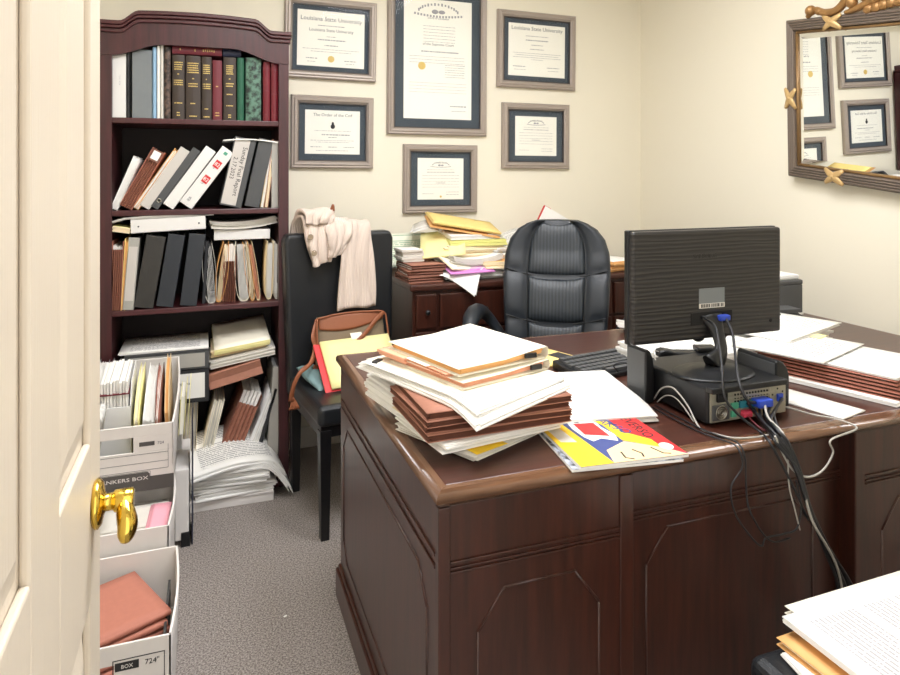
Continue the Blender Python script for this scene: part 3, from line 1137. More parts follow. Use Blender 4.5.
for u in (.235, mw - .235):
    ribbon(u, .026, True)
    ribbon(u, mh - .026, True)
ribbon(.026, mh / 2, False)
ribbon(mw - .026, mh / 2, False)
mb = MB()
for s_ in (1, -1):
    U = lambda u: mw / 2 + s_ * u

    def tb(pts, r):
        P = spl([mp(U(u), w, n) for u, w, n in pts], 6)
        n_ = len(P) - 1
        mb.tube(P, [r * (.55 + .9 * math.sin(PI * (.12 + .8 * i / n_))) for i in range(n_ + 1)], 8)
    tb([(-.40, mh + .004, .0), (-.36, mh + .030, .004), (-.31, mh + .014, .006), (-.25, mh + .020, .008), (-.19, mh + .070, .008), (-.12, mh + .095, .008), (-.05, mh + .10, .008), (0, mh + .13, .008)], .011)
    tb([(-.22, mh + .006, .002), (-.16, mh + .018, .006), (-.10, mh + .045, .006), (-.075, mh + .075, .006)], .010)
    mb.ball(mp(U(-.375), mh + .028, .010), (.022, .022, .022), 0, 14)
    mb.ball(mp(U(-.335), mh + .020, .006), (.017, .02, .013), 0, 12)
    mb.ball(mp(U(-.185), mh + .040, .010), (.019, .022, .022), 0, 14)
    mb.ball(mp(U(-.165), mh + .058, .010), (.014, .022, .014), 0, 12)
    mb.ball(mp(U(-.13), mh + .055, .012), (.014, .018, .017), 0, 12)
    for i in range(7):
        u = -.10 + .03 * i * .5
        mb.ball(mp(U(u), mh + .040 + .006 * i, .006), (.014, .026, .016), 0, 10)
for i in range(9):
    u = mw / 2 - .12 + .03 * i
    mb.ball(mp(u, mh + .018 + .008 * math.cos((i - 4) * .7), .004), (.012, .024, .020), 0, 10)
mb.build('crest', 'gilt', mir, world=True)

# ================================================================== black leather side chair by the bookcase
A7 = rad(7)
SCH = (.578, 2.720, 0)
ch = thing('side_chair', 'black leather high back side chair with a cardigan and handbag, beside the bookcase', 'chair', SCH, A7)
mb = MB()
mb.box((0, -.03, .452), (.45, .44, .078))
mb.build('seat', 'leather', ch, bevel=.022, seg=4)
mb = MB()
NB = 14


def backf(u, v):
    return None


for i in range(1):
    prof = [(-.235, .0), (.235, .0)]
w0, w1 = .226, .244
bk = [(-w0, .40), (w0, .40), (w1, 1.045), (w1 - .012, 1.078), (-w1 + .012, 1.078), (-w1, 1.045)]
mb.prism(bk, .165, .245, 'XZ', 0, lambda p: Vector((p.x, p.y + .04 * max(0, (p.z - .45)) + .0, p.z)))
mb.build('backrest', 'leather', ch, bevel=.016, seg=4)
mb = MB()
mb.box((0, -.03, .395), (.425, .41, .045))
mb.build('seat_rail', 'blackwood', ch, bevel=.003)
for sx in (-1, 1):
    MB().box((sx * .196, -.222, .2), (.042, .042, .40), taper=.72).build('leg', 'blackwood', ch, bevel=.002)
    MB().box((sx * .196, .205, .21), (.042, .05, .42), taper=.72).build('leg', 'blackwood', ch, bevel=.002)


def cl(x, y, z):        # a point of the chair's own frame, in the room
    c, s_ = math.cos(A7), math.sin(A7)
    return Vector((SCH[0] + x * c - y * s_, SCH[1] + x * s_ + y * c, z))


# cardigan over the chair back
cg = thing('cardigan', 'beige ribbed knit cardigan draped over the black side chair', 'cardigan', cl(0, .2, 1.08), A7)
OF = Vector((0, .2, 1.08))


def drape(path_l, path_r, nu, nv, amp, ph, seed=0):
    pl, pr = [Vector(p) - OF for p in path_l], [Vector(p) - OF for p in path_r]
    L_, R_ = spl(pl, 8), spl(pr, 8)
    n = len(L_) - 1

    def fn(u, v):
        f = v * n
        i = min(int(f), n - 1)
        t = f - i
        a, b_ = L_[i].lerp(L_[i + 1], t), R_[i].lerp(R_[i + 1], t)
        p = a.lerp(b_, u)
        w = mnoise.noise(Vector((u * 3.1 + seed, v * 4.0, ph)))
        k = amp * (w + .5 * math.sin(u * 9 + seed + v * 2))
        return p + Vector((0, -abs(k) if p.y < .0 else k, k * .35))
    return fn


mb = MB()
mb.grid(drape([(-.01, .27, .88), (-.005, .275, 1.0), (.0, .245, 1.115), (-.006, .175, 1.115), (-.014, .15, 1.0), (-.028, .143, .86), (-.036, .142, .755)],
              [(.125, .27, .88), (.125, .275, 1.0), (.122, .25, 1.115), (.122, .175, 1.112), (.128, .15, 1.0), (.138, .143, .86), (.138, .142, .76)], 1, 1, .012, 1.7, 3), 26, 40)
mb.build('sleeve', 'knit', cg, solid=.012)
mb = MB()
mb.grid(drape([(-.20, .28, .90), (-.20, .28, 1.04), (-.195, .25, 1.125), (-.175, .185, 1.15), (-.165, .155, 1.06), (-.145, .15, .985), (-.135, .148, .945)],
              [(.03, .28, .90), (.03, .28, 1.04), (.03, .245, 1.12), (.02, .175, 1.135), (-.04, .15, 1.05), (-.055, .148, .99), (-.06, .147, .965)], 1, 1, .014, 5.1, 1), 26, 34)
mb.build('body', 'knit', cg, solid=.012)
mb = MB()
mb.grid(drape([(-.19, .25, 1.13), (-.185, .20, 1.175), (-.17, .165, 1.165), (-.165, .155, 1.12)],
              [(-.05, .25, 1.13), (-.045, .20, 1.18), (-.04, .165, 1.165), (-.06, .155, 1.12)], 1, 1, .016, 9.1, 6), 20, 18)
mb.build('collar', 'knit', cg, solid=.014)
mb = MB()
mb.grid(drape([(-.085, .2, 1.135), (-.088, .165, 1.128), (-.082, .138, 1.08), (-.07, .134, 1.02), (-.075, .136, .975)],
              [(.035, .2, 1.125), (.038, .165, 1.12), (.032, .145, 1.08), (.01, .138, 1.04), (-.02, .137, .99)], 1, 1, .012, 3.3, 11), 20, 24)
mb.build('cuff', 'knit', cg, solid=.012)
for x, z in ((-.150, 1.070), (-.135, 1.003)):
    mb = MB()
    mb.lathe([(.002, .004), (.008, .003), (.011, .005), (.0125, .003), (.0115, 0), (.002, 0)], Vector((x, .134, z)) - OF, 16, 0, (0, -1, 0))
    mb.build('button', 'button', cg)
mb = MB()
mb.tube([Vector(p) - OF for p in spl([(-.055, .17, 1.165), (-.05, .16, 1.19), (-.045, .158, 1.20), (-.043, .155, 1.175)], 4)], .005, 6)
mb.build('toggle', 'tan', cg)

# handbag leaning against the chair back
BG = Vector((.018, .092, .494))
bag = thing('handbag', 'taupe handbag with tan leather trim and strap on the black side chair', 'handbag', cl(*BG), (rad(-9), 0, A7))
bag.scale = (.95, .95, .90)


def bagsurf(u, v, off=0.0):
    """closed loop u around, v up"""
    a = 2 * PI * u
    hw_, ht = .162 - .010 * v ** 3, .046 * (1 - .55 * v ** 2) + off
    cx_, sn = math.cos(a), math.sin(a)
    e = .45
    x = (hw_ + off) * math.copysign(abs(cx_) ** e, cx_)
    y = ht * math.copysign(abs(sn) ** .8, sn)
    return Vector((x, y, .004 + .262 * v + .012 * math.cos(x / .16 * 1.4) * v))


mb = MB()
mb.grid(lambda u, v: bagsurf(u, v), 48, 16)
vs_ = [v for v in mb.bm.verts]
for z_ in (0, 1):
    loop = [v for v in vs_ if abs(v.co.z - min(q.co.z for q in vs_)) < 1e-5] if z_ == 0 else None
bmesh.ops.remove_doubles(mb.bm, verts=mb.bm.verts, dist=1e-6)
bmesh.ops.holes_fill(mb.bm, edges=mb.bm.edges)
mb.build('body', 'taupe', bag)
mb = MB()          # tan yoke: deep in the middle, tapering to the ends
def yoke(u, v):
    x = -.150 + .300 * u
    zt = .266 + .012 * math.cos(x / .16 * 1.4)
    zb = .232 - .030 * math.cos((u - .35) * PI * .9) 
    z = zt + (zb - zt) * v
    k = (z - .004) / .262
    y = -.046 * (1 - .55 * k * k) - .004
    return Vector((x, y * (1 - .25 * abs(x / .16) ** 4), z))
mb.grid(yoke, 24, 6)
mb.build('yoke', 'tan', bag, solid=.003)
mb = MB()
mb.tube(spl([(-.156, -.03, .265), (-.08, -.026, .276), (0, -.024, .280), (.08, -.026, .277), (.15, -.03, .268), (.162, -.034, .22), (.163, -.044, .12), (.16, -.05, .02)], 6), .0045, 8)
mb.tube(spl([(-.156, -.03, .265), (-.163, -.04, .2), (-.163, -.048, .1), (-.16, -.05, .01)], 6), .0045, 8)
mb.build('piping', 'tan', bag)
mb = MB()
mb.tube(spl([(.150, -.035, .268), (.10, -.058, .235), (.03, -.064, .165), (-.06, -.066, .105), (-.13, -.062, .065), (-.17, -.058, .055), (-.19, -.06, .06)], 8), .010, 8, 0, .28, (0, 1, 0))
mb.tube(spl([(-.155, -.02, .262), (-.175, -.03, .20), (-.172, -.045, .14), (-.20, -.08, .085), (-.255, -.11, .055), (-.285, -.10, .0), (-.292, -.085, -.055), (-.289, -.08, -.085)], 8), .009, 8, 0, .3, (0, 1, 0))
mb.tube(spl([(-.158, -.02, .255), (-.182, -.04, .19), (-.178, -.05, .14), (-.215, -.10, .08), (-.268, -.125, .045), (-.296, -.115, -.02), (-.302, -.10, -.065)], 8), .008, 8, 0, .3, (0, 1, 0))
mb.build('strap', 'tan', bag)
mb = MB()
mb.ball((-.176, -.046, .143), (.011, .010, .013), 0, 10)
for i in range(5):
    mb.tube(spl([(-.292 + .002 * i, -.085, -.06), (-.296 + .006 * i, -.088, -.085), (-.304 + .010 * i, -.086, -.105)], 4), .0042, 6)
mb.ball((-.292, -.086, -.062), (.013, .010, .013), 0, 10)
mb.build('strap_knot', 'tan', bag)

# pad, red folder and cloth pouch on the seat, in front of the bag
PT = cl(.022, -.090, .497)
mb = MB()
sheets(mb, .30, .215, .010, 4, .001, NOB, 0, 0)
mb.bm.transform(Matrix.Translation((0, .1075, 0)))
pad = mb.build('legal_pad', 'lemon', loc=PT, rot=(rad(43), 0, A7 + rad(2)))
tag(pad, 'yellow writing pad propped against the handbag on the side chair', 'writing pad')
MB().box((.01, .222, .0112), (.05, .03, .0012)).build('sticky_tab', 'cream', pad)
c7 = A7 + rad(2)
mb = MB()
mb.box((-.01, .1, -.004), (.312, .225, .004))
tag(mb.build('red_folder', 'red', loc=cl(.012, -.090, .496), rot=(rad(43), 0, c7), bevel=.001), 'red card folder whose edge shows behind the yellow pad', 'folder')
mb = MB()
mb.grid(lambda u, v: Vector(((u - .5) * .085 * (1 + .1 * math.sin(v * 5)), (v - .5) * .20, .03 * math.sin(PI * u) ** .6 * math.sin(PI * v) ** .5 + .004 * math.sin(7 * v + 9 * u))), 14, 18, 0, None)
q = mb.build('cloth_pouch', 'teal', loc=cl(-.150, .04, .510), rot=(rad(14), 0, A7 + rad(14)), solid=.005)
tag(q, 'folded teal cloth pouch on the side chair left of the yellow pad', 'pouch')

# ================================================================== executive chair behind the desk
EC = (1.392, 2.530, 0)
ec = thing('office_chair', 'high back black leather executive chair with pinstriped panels behind the desk', 'office chair', EC, rad(-33))
Z0, ZH = .48, .648


def hwid(v):
    pts = [(0, .190), (.12, .212), (.3, .224), (.5, .234), (.66, .240), (.78, .236), (.87, .218), (.94, .183), (.98, .14), (1, .10)]
    for (a, wa), (b_, wb) in zip(pts, pts[1:]):
        if v <= b_:
            t = (v - a) / (b_ - a)
            t = t * t * (3 - 2 * t) * .35 + t * .65
            return (wa + (wb - wa) * t) * .95
    return pts[-1][1] * .95


def bow(u):
    return .062 * (1 - min(1, abs(u) / .95) ** 2)


def front(u, v, puff=True):
    """front skin of the backrest, u -1..1"""
    y = -.02 + .14 * v - .055 * u * u * (1 - .25 * v) - .03 * math.sin(PI * min(1, v * 1.25))
    if puff:
        rows = (-.2, .40, .69, 1.08)
        vr = v + bow(u)
        pv = 0
        for a, b_ in zip(rows, rows[1:]):
            if a <= vr <= b_:
                pv = 1 - (2 * (vr - a) / (b_ - a) - 1) ** 4
        cols = (-1, -.55, .55, 1)
        for a, b_ in zip(cols, cols[1:]):
            if a <= u <= b_:
                pu = 1 - (2 * (u - a) / (b_ - a) - 1) ** 4
        y -= .020 * max(0, pv) ** .6 * max(0, pu) ** .6
    return Vector((u * hwid(v), y, Z0 + ZH * v))


def bowv(u, v):
    return v


mb = MB()


def shell(u, v):
    a = 2 * PI * u
    cs, sn = math.cos(a), math.sin(a)
    x = math.copysign(abs(cs) ** .55, cs)
    vv = v
    f = front(x, bowv(x, vv), True) if sn < 0 else front(x, vv, False)
    th = .115 * (1 - .35 * vv)
    k = .5 - .5 * math.copysign(abs(sn) ** .5, -sn) 
    edge = front(x, vv, False)
    if sn < 0:
        p = Vector((f.x, f.y + (1 - abs(sn) ** .5) * .05, Z0 + ZH * vv))
    else:
        p = Vector((f.x * .97, edge.y + .05 + abs(sn) ** .5 * (th - .05), Z0 + ZH * vv))
    return p


NR, NVV = 96, 40
rows = []
for j in range(NVV + 1):
    v = 1 - (1 - j / NVV) ** 1.5
    rows.append([mb.bm.verts.new(shell(i / NR, v)) for i in range(NR)])
for a, b_ in zip(rows, rows[1:]):
    for i in range(NR):
        mb.face([a[i], a[(i + 1) % NR], b_[(i + 1) % NR], b_[i]], 0, None, True)
mb.face(rows[0][::-1], 0)
mb.face(rows[-1], 0, None, True)
mb.build('backrest', 'leatherg', ec)
for nm, va, vb in (('lumbar_panel', .10, .388), ('back_panel', .412, .678), ('headrest_panel', .702, 1.035)):
    mb = MB()

    def pan(a, b_, va=va, vb=vb):
        u = -.53 + 1.06 * a
        v = va + (vb - va) * b_
        e = (1 - (2 * a - 1) ** 6) * (1 - (2 * b_ - 1) ** 6)
        v = min(.985, v - bow(u))
        p = front(u, v, True)
        return Vector((u * hwid(v), p.y - .006 * e + .004, Z0 + ZH * v))
    mb.grid(pan, 28, 20)
    mb.build(nm, 'pin', ec, solid=.006)
mb = MB()
for u in (-.545, .545):
    mb.tube([front(u, i / 30 * .96 + .01, False) + Vector((0, -.004, 0)) for i in range(31)], .003, 6)
for v0 in (.40, .69):
    mb.tube([front(-.96 + 1.92 * i / 30, v0 - bow(-.96 + 1.92 * i / 30), False) + Vector((0, -.003, 0)) for i in range(31)], .003, 6)
mb.build('seam', 'black', ec)
mb = MB()
mb.grid(lambda u, v: Vector(((u - .5) * .50 * (1 - .12 * (2 * v - 1) ** 4), -.50 + v * .50, .40 + .10 * (1 - (2 * u - 1) ** 6) ** .5 * (1 - (2 * v - 1) ** 6) ** .5)), 18, 18)
mb.box((0, -.25, .385), (.46, .46, .05))
mb.build('seat', 'leatherg', ec)
for s_ in (-1, 1):
    mb = MB()
    P = spl([(s_ * .215, .04, .60), (s_ * .285, .03, .70), (s_ * .315, -.04, .745), (s_ * .325, -.14, .752), (s_ * .325, -.22, .725), (s_ * .315, -.26, .66), (s_ * .29, -.25, .54), (s_ * .235, -.22, .42)], 6)
    n_ = len(P) - 1
    mb.tube(P, [.020 + .016 * math.exp(-((i / n_ - .42) / .22) ** 2) for i in range(n_ + 1)], 12)
    mb.build('armrest', 'leatherg', ec)
mb = MB()
mb.lathe([(.028, .08), (.028, .22), (.02, .22), (.02, .36), (.09, .36), (.09, .375)], (0, -.22, 0), 16)
mb.build('gas_column', 'black', ec)
for k in range(5):
    a = 2 * PI * k / 5 + .3
    d = Vector((math.cos(a), math.sin(a), 0))
    mb = MB()
    mb.tube([Vector((0, -.22, .10)) + d * q for q in (.02, .15, .29)], [.028, .022, .016], 8)
    lg = mb.build('base_leg', 'black', ec)
    mb = MB()
    mb.lathe([(.004, -.02), (.028, -.02), (.028, .02), (.004, .02)], Vector((0, -.22, .028)) + d * .285, 14, 0, (-d.y, d.x, 0))
    mb.tube([Vector((0, -.22, .03)) + d * .285, Vector((0, -.22, .09)) + d * .285], .007, 6)
    mb.build('caster', 'black', lg)

# ================================================================== guest chair at the lower right, papers on its seat
GC = (1.165, .70, 0)
gc = thing('guest_chair', 'black leather guest chair at the lower right corner under a pile of papers', 'chair', GC, rad(0))
MB().box((0, 0, .435), (.52, .50, .10)).build('seat', 'leather', gc, bevel=.02, seg=4)
mb = MB()
mb.prism([(-.24, .46), (.24, .46), (.23, .93), (-.23, .93)], -.27, -.20, 'XZ', 0, lambda p: Vector((p.x, p.y - .1 * (p.z - .45), p.z)))
mb.build('backrest', 'leather', gc, bevel=.015, seg=3)
for sx in (-1, 1):
    for sy in (-1, 1):
        MB().box((sx * .215, sy * .205, .20), (.045, .045, .40), taper=.75).build('leg', 'blackwood', gc, bevel=.002)
gz = .486
bundle('receipt_pile', 'white receipts under the orange folder on the guest chair', 'papers', (1.035, .80, gz), .20, .20, .010, -10, n=3, mats=('paper', 'textp'))
folder('orange manila folder sticking out beneath the printed pages on the guest chair', (1.118, .818, gz + .011), .31, .245, .013, rz=2, mat='orange', inner='manila')
folder('pale cream folder under the printed pages on the guest chair', (1.206, .850, gz + .0255), .36, .265, .014, rz=1, mat='cream', n=3)
bundle('printed_pages', 'white printed pages on top of the pile on the guest chair', 'papers', (1.150, .808, gz + .041), .34, .268, .010, 0, n=4, jit=.0015, mats=('paper', 'textx'))
bundle('paper_corner', 'white paper whose corner peeks out behind the pile on the guest chair', 'paper', (1.165, .93, gz + .002), .10, .10, .003, 45, n=1, mats=('paperg',))

# ================================================================== bookcase contents
YS = BY + .022
bxp = lambda px, Y=YS: at(px, 200, 'Y', Y).x
bzp = lambda px, py, Y=YS: at(px, py, 'Y', Y).z


def bk_(label, x0, x1, top, cover, gilt=None, bands=(), d=.2, y=YS, page='paperg', z=SH[0], group='books and binders on the top shelf'):
    X0, X1 = bxp(x0, y), bxp(x1, y)
    return book(label, (X1 - .0006, y, z), X1 - X0 - .0008, bzp((x0 + x1) / 2, top, y) - z, d, cover, page, 0, group, gilt, None, bands)


G1 = 'books and binders on the top shelf'
X0, X1 = bxp(112), bxp(126)
binder('white binder with a faint title, leftmost on the top shelf', (X1, YS, SH[0]), X1 - X0, .27, .25, cover='vinylw', labelc=None, group=G1)
lettering([('1 2 0 1 4 2 6', .008, 0, 0)], 'inkl', [o_ for o_ in bpy.data.objects if o_.get('label', '').startswith('white binder with a faint')][0], fx((-(X1 - X0) / 2, -.0014, .15), (0, 0, -1), (1, 0, 0), (0, -1, 0)))
bk_('black strip added as the dark side of the white binder, left of the grey binder, top shelf', 126.3, 130.5, 52, 'black')  # added slab stands in for the white binder's dark side
X0, X1 = bxp(132), bxp(152)
binder('wide blue grey cloth binder on the top shelf', (X1, YS, SH[0]), X1 - X0, .275, .25, cover='greyb', group=G1)
bk_('slim light blue book beside the blue grey binder, top shelf', 152.5, 156.5, 47, 'blue')
bk_('slim white book right of the light blue one, top shelf', 156.9, 160.2, 46, 'paper')
bk_('slim pale grey magazine file edge left of the motley book, top shelf', 160.5, 163.6, 45, 'paperg')
bk_('dark motley covered book left of the gilt law books, top shelf', 164.2, 170.8, 47, 'motley')
lb = ((.80, .90, .62), (.63, .76, .62), (.44, .50, .5), (.20, .25, .6), (.04, .10, .3))
bk_('brown buckram law book with gilt lettering, first from the left', 172.2, 184.8, 55, 'lawb', 'gold', ((.76, .90, .68), (.68, .72, .15), (.52, .62, .72), (.22, .28, .66), (.04, .12, .25)))
bk_('widest brown buckram law book with gilt lettering, second from the left', 185.6, 200.8, 56, 'lawb', 'gold', ((.72, .90, .74), (.62, .66, .12), (.50, .58, .62), (.22, .28, .35), (.03, .07, .5)))
bk_('brown buckram law book with gilt lettering, third from the left', 201.6, 211.8, 57, 'lawb', 'gold', ((.72, .88, .7), (.62, .66, .15), (.48, .58, .74), (.16, .18, .4), (.03, .06, .6)))
bk_('maroon law book between the third and fourth brown ones', 212.6, 222.2, 60.5, 'maroon', 'gold', ((.55, .57, .3), (.05, .14, .5)))
bk_('brown buckram law book with gilt lettering, fourth and rightmost', 223.4, 236.2, 57.5, 'lawb', 'gold', ((.72, .88, .55), (.64, .67, .15), (.52, .60, .6), (.40, .42, .5), (.20, .26, .55), (.03, .1, .25)))
bk_('bright green cloth book on the top shelf', 237.2, 244.2, 58, 'green')
bk_('mottled silver and dark green book with ornate spine, top shelf', 245.6, 261.2, 58, 'ornate')
bk_('dark red leather book beside the mottled green one, top shelf', 263, 270.2, 62, 'dred', 'maroon', ((.88, .9, .8), (.5, .52, .8), (.1, .12, .8)))
bk_('dark red leather book against the right side of the top shelf', 271, 278.2, 62, 'dred', 'maroon', ((.85, .87, .8), (.45, .47, .8), (.1, .12, .8)))
zt = bzp(190, 54.2)
xa, xb = bxp(172), bxp(222)
t = book('maroon book lying flat across the brown law books', (xa, YS + .004, zt), .034, xb - xa, .2, 'maroon', 'paperg', group=G1, rot=(0, PI / 2, 0), gilt='gold', bands=((.60, .86, .3), (.44, .47, .3), (.12, .2, .3)))
zt = bzp(230, 56.4)
book('navy book lying flat right of the maroon one', (bxp(222.8), YS + .006, zt), .03, bxp(241) - bxp(222.8), .2, 'navy', 'paperg', group=G1, rot=(0, PI / 2, 0))

# second shelf
G2 = 'leaning files on the second shelf'
Z2 = SH[1]


def leanX(px, z=Z2, y=YS):
    return (bxp(px, y), y, z)


def flatfile(label, px, th, h, lean, mat, d=.23, group=G2, z=Z2, y=YS, name='file_folder', n=3, inner='paper', jit=.004, cat='folder'):
    """upright folder: two boards with paper edges showing between them"""
    t = thing(name, label, cat, (bxp(px, y), y, z), (0, rad(lean), 0), group)
    mb = MB()
    k = min(.0016, th * .25)
    r = random.Random(hash_(label))
    for i in range(max(2, n)):
        x = -th + (th - k) * i / (max(2, n) - 1)
        dx = r.uniform(-.004, .004)
        mb.grid(lambda u, v: Vector((x + k + dx * math.sin(PI * v), u * d, v * (h - (.006 if i % 2 else 0)))), 2, 5, 0, (-k, 0, 0), True)
    mb.build('cover', mat, t)
    mb = MB()
    m_ = max(3, int(th / .004))
    for i in range(m_):
        x = -th + k * 1.2 + (th - 2.4 * k) * i / m_
        y0 = r.uniform(0.001, jit)
        hh = h - r.uniform(.006, .018)
        mb.b2((x, y0 + .002, .002), (x + (th - 2.4 * k) / m_ * .8, d - .012, hh))
    mb.build('papers', inner, t)
    return t


def redw_up(label, px, th, h, lean, d=.23, z=Z2, y=YS, group=G2, lab=False, hp=None, mat='salmon', side='redw'):
    """upright expanding file seen from its pleated edge"""
    t = thing('expanding_file', label, 'expanding file', (bxp(px, y), y, z), (0, rad(lean), 0), group)
    mb = MB()
    k = .002
    for x in (-th, -k):
        mb.b2((x, 0, 0), (x + k, d, h))
    mb.build('cover', mat, t)
    n = 5
    mb = MB()
    for i in range(2 * n):
        xa, xb_ = -th + k + (th - 2 * k) * i / (2 * n), -th + k + (th - 2 * k) * (i + 1) / (2 * n)
        ya, yb = (0, .012) if i % 2 == 0 else (.012, 0)
        hz = h * .88
        def fn(u, v):
            f = 1 - .25 * v
            return Vector((-th / 2 + (xa + (xb_ - xa) * u + th / 2), (ya + (yb - ya) * u), v * hz))
        mb.grid(fn, 1, 4, 0, (0, .0012, 0), False)
    mb.build('gusset', side, t)
    mb = MB()
    for i in range(5):
        x = -th + .004 + (th - .008) * i / 5
        mb.b2((x, .014, .004), (x + (th - .008) / 5 * .8, d - .01, (hp or h * .97) - R.uniform(0, .012)))
    mb.build('papers', 'paper', t)
    if lab:
        mb = MB()
        mb.b2((-th * .92, -.003, h * .80), (-th * .04, -.001, h * .99))
        mb.build('band', 'redwd', t)
        mb = MB()
        mb.b2((-th * .78, -.0045, h * .83), (-th * .18, -.0028, h * .965))
        mb.build('spine_label', 'paper', t)
    return t


flatfile('leaning sheaf of white papers at the far left of the second shelf', 117, .026, .225, 22, 'paper', n=4, cat='papers', name='paper_sheaf')
redw_up('leaning brown expanding file with a white label, second shelf', 131.5, .050, .262, 28, lab=True)
flatfile('leaning tan folder stuffed with papers right of the labelled expanding file', 138, .022, .285, 33, 'orange', n=4)
binder('leaning pale grey binder on the second shelf', leanX(149), .040, .282, .25, ry=33, cover='greylab', group=G2)
binder('leaning charcoal grey binder on the second shelf', leanX(157.5), .033, .288, .25, ry=34.5, cover='slate', group=G2, ring=True)
binder('leaning plain white binder left of the red marked one', leanX(173), .046, .288, .25, ry=35, cover='vinylw', group=G2)
t = binder('leaning white binder with red square marks on its spine', leanX(191.5), .056, .284, .25, ry=36, cover='vinylw', group=G2)
mb = MB()
for z in (.132, .208):
    mb.b2((-.040, -.0026, z - .0165), (-.014, -.001, z + .0165))
mb.build('red_mark', 'red', t)
mb = MB()
mb.b2((-.035, -.0026, .257), (-.020, -.001, .270))
mb.build('green_mark', 'portg', t)
lettering([('82', .022, 0, .120), ('82', .022, 0, .196)], 'paper', t, fx((-.027, -.0028, 0.004), (1, 0, 0), (0, 0, 1), (0, -1, 0)))
lettering([('IEB', .015, .030, 0), ('LA', .013, .115, 0), ('im', .011, .19, 0), ('A', .02, -.11 + .16, .0)][:3], 'inkg', t, fx((-.027, -.0016, .0), (0, 0, 1), (-1, 0, 0), (0, -1, 0)), 'small_print')
t = binder('binder with a white paper label reading Sunday Final Report, second shelf', leanX(241), .088, .292, .25, ry=12.5, cover='slate', group=G2)
mb = MB()
mb.b2((-.084, -.003, .006), (-.024, -.001, .286))
mb.build('spine_label', 'greylab', t)
lettering([('Sunday Final Report', .026, .0, .006), ('2.17.2023', .024, -.01, -.022)], 'ink', t, fx((-.052, -.0033, .150), (0, 0, -1), (1, 0, 0), (0, -1, 0)))
binder('plain dark grey binder right of the Sunday Final Report one', leanX(259), .060, .292, .25, ry=12, cover='slate', group=G2)
flatfile('tan folder leaning on the right of the second shelf', 263.5, .013, .290, 10, 'manilad', n=2)
flatfile('brown folder with a bent tab leaning at the right of the second shelf', 268, .014, .295, 7, 'redw', n=2, inner='manila')
binder('grey green slim binder against the right side of the second shelf', leanX(278.2), .028, .285, .25, ry=0, cover='grey', group=G2)
c = at(253, 140.5, 'Y', YS)
bundle('paper_sheet', 'white sheet lying over the tops of the binders on the second shelf', 'paper', (c.x, YS + .10, c.z + .001), .235, .22, .005, 0, 0, 2.2, n=2, mats=('paper', 'paperg'), bend=lambda x, y: -.010 * (x / .12) ** 2)

# third shelf
G3 = 'files on the third shelf'
Z3, Y3 = SH[2], BY + .012
redw_up('brown expanding file at the far left of the third shelf', 121, .042, .275, 2, z=Z3, y=Y3, group=G3, hp=.26)
flatfile('golden folder beside the brown expanding file at the left of the third shelf', 124.5, .013, .285, 3, 'yellow', z=Z3, y=Y3, group=G3, n=2, inner='orange')
binder('pale grey binder left of the black binders, third shelf', (bxp(133.5, Y3), Y3, Z3), .040, .288, .25, ry=4.5, cover='grey', group=G3, labelc='greylab')
binder('scuffed black binder, widest and leftmost of the three, third shelf', (bxp(153.0, Y3), Y3, Z3), .072, .290, .25, ry=9.5, cover='scuff', group=G3)
binder('black binder in the middle of the three, third shelf', (bxp(173.0, Y3), Y3 + .004, Z3), .064, .294, .25, ry=9, cover='blackb', group=G3)
binder('rightmost black binder of the three, third shelf', (bxp(196.5, Y3), Y3, Z3), .064, .294, .25, ry=7, cover='blackb', group=G3)
zt = Z3 + .305
t = thing('ring_binder', 'white binder lying flat on top of the black binders, third shelf', 'binder', (bxp(131, Y3), Y3 - .004, zt), (0, rad(-2.2), 0), G3)
wl = bxp(206, Y3) - bxp(131, Y3)
mb = MB()
mb.b2((0, 0, 0), (wl, .25, .004))
mb.b2((0, 0, .052), (wl, .25, .056))
mb.b2((0, 0, 0), (wl, .004, .056))
mb.build('cover', 'vinylw', t, bevel=.0015)
mb = MB()
sheets(mb, wl * .96, .23, .040, 6, .003, NOB, 0, 0, z0=.006)
mb.bm.transform(Matrix.Translation((wl / 2, .125, 0)))
mb.build('pages', 'paper', t)
for x in (.028, wl - .026):
    MB().lathe([(.0035, 0), (.0035, .0015), (.001, .002)], (x, -.0002, .026), 12, 0, (0, -1, 0)).build('rivet', 'slate', t)
bundle('paper_pile', 'curling loose papers on top of the flat white binder, third shelf', 'papers', (bxp(160, Y3), Y3 + .11, zt + .060), .40, .215, .009, 1, 0, -1.5, n=4, jit=.006, mats=('paper', 'paperg'), bend=lambda x, y: -.02 * max(0, -x - .12) / .08)
bundle('file_papers', 'yellowed papers drooping at the left end of the flat white binder', 'papers', (bxp(122, Y3) - .004, Y3 + .10, zt + .004), .065, .20, .022, 0, 0, 10, n=4, jit=.003, mats=('manila', 'lemon'))
Yg = BY + .055
binder('thin black binder right of the three wide ones, third shelf', (bxp(205.5, Yg), Yg, Z3), .014, .26, .22, ry=3, cover='blackm', group=G3)


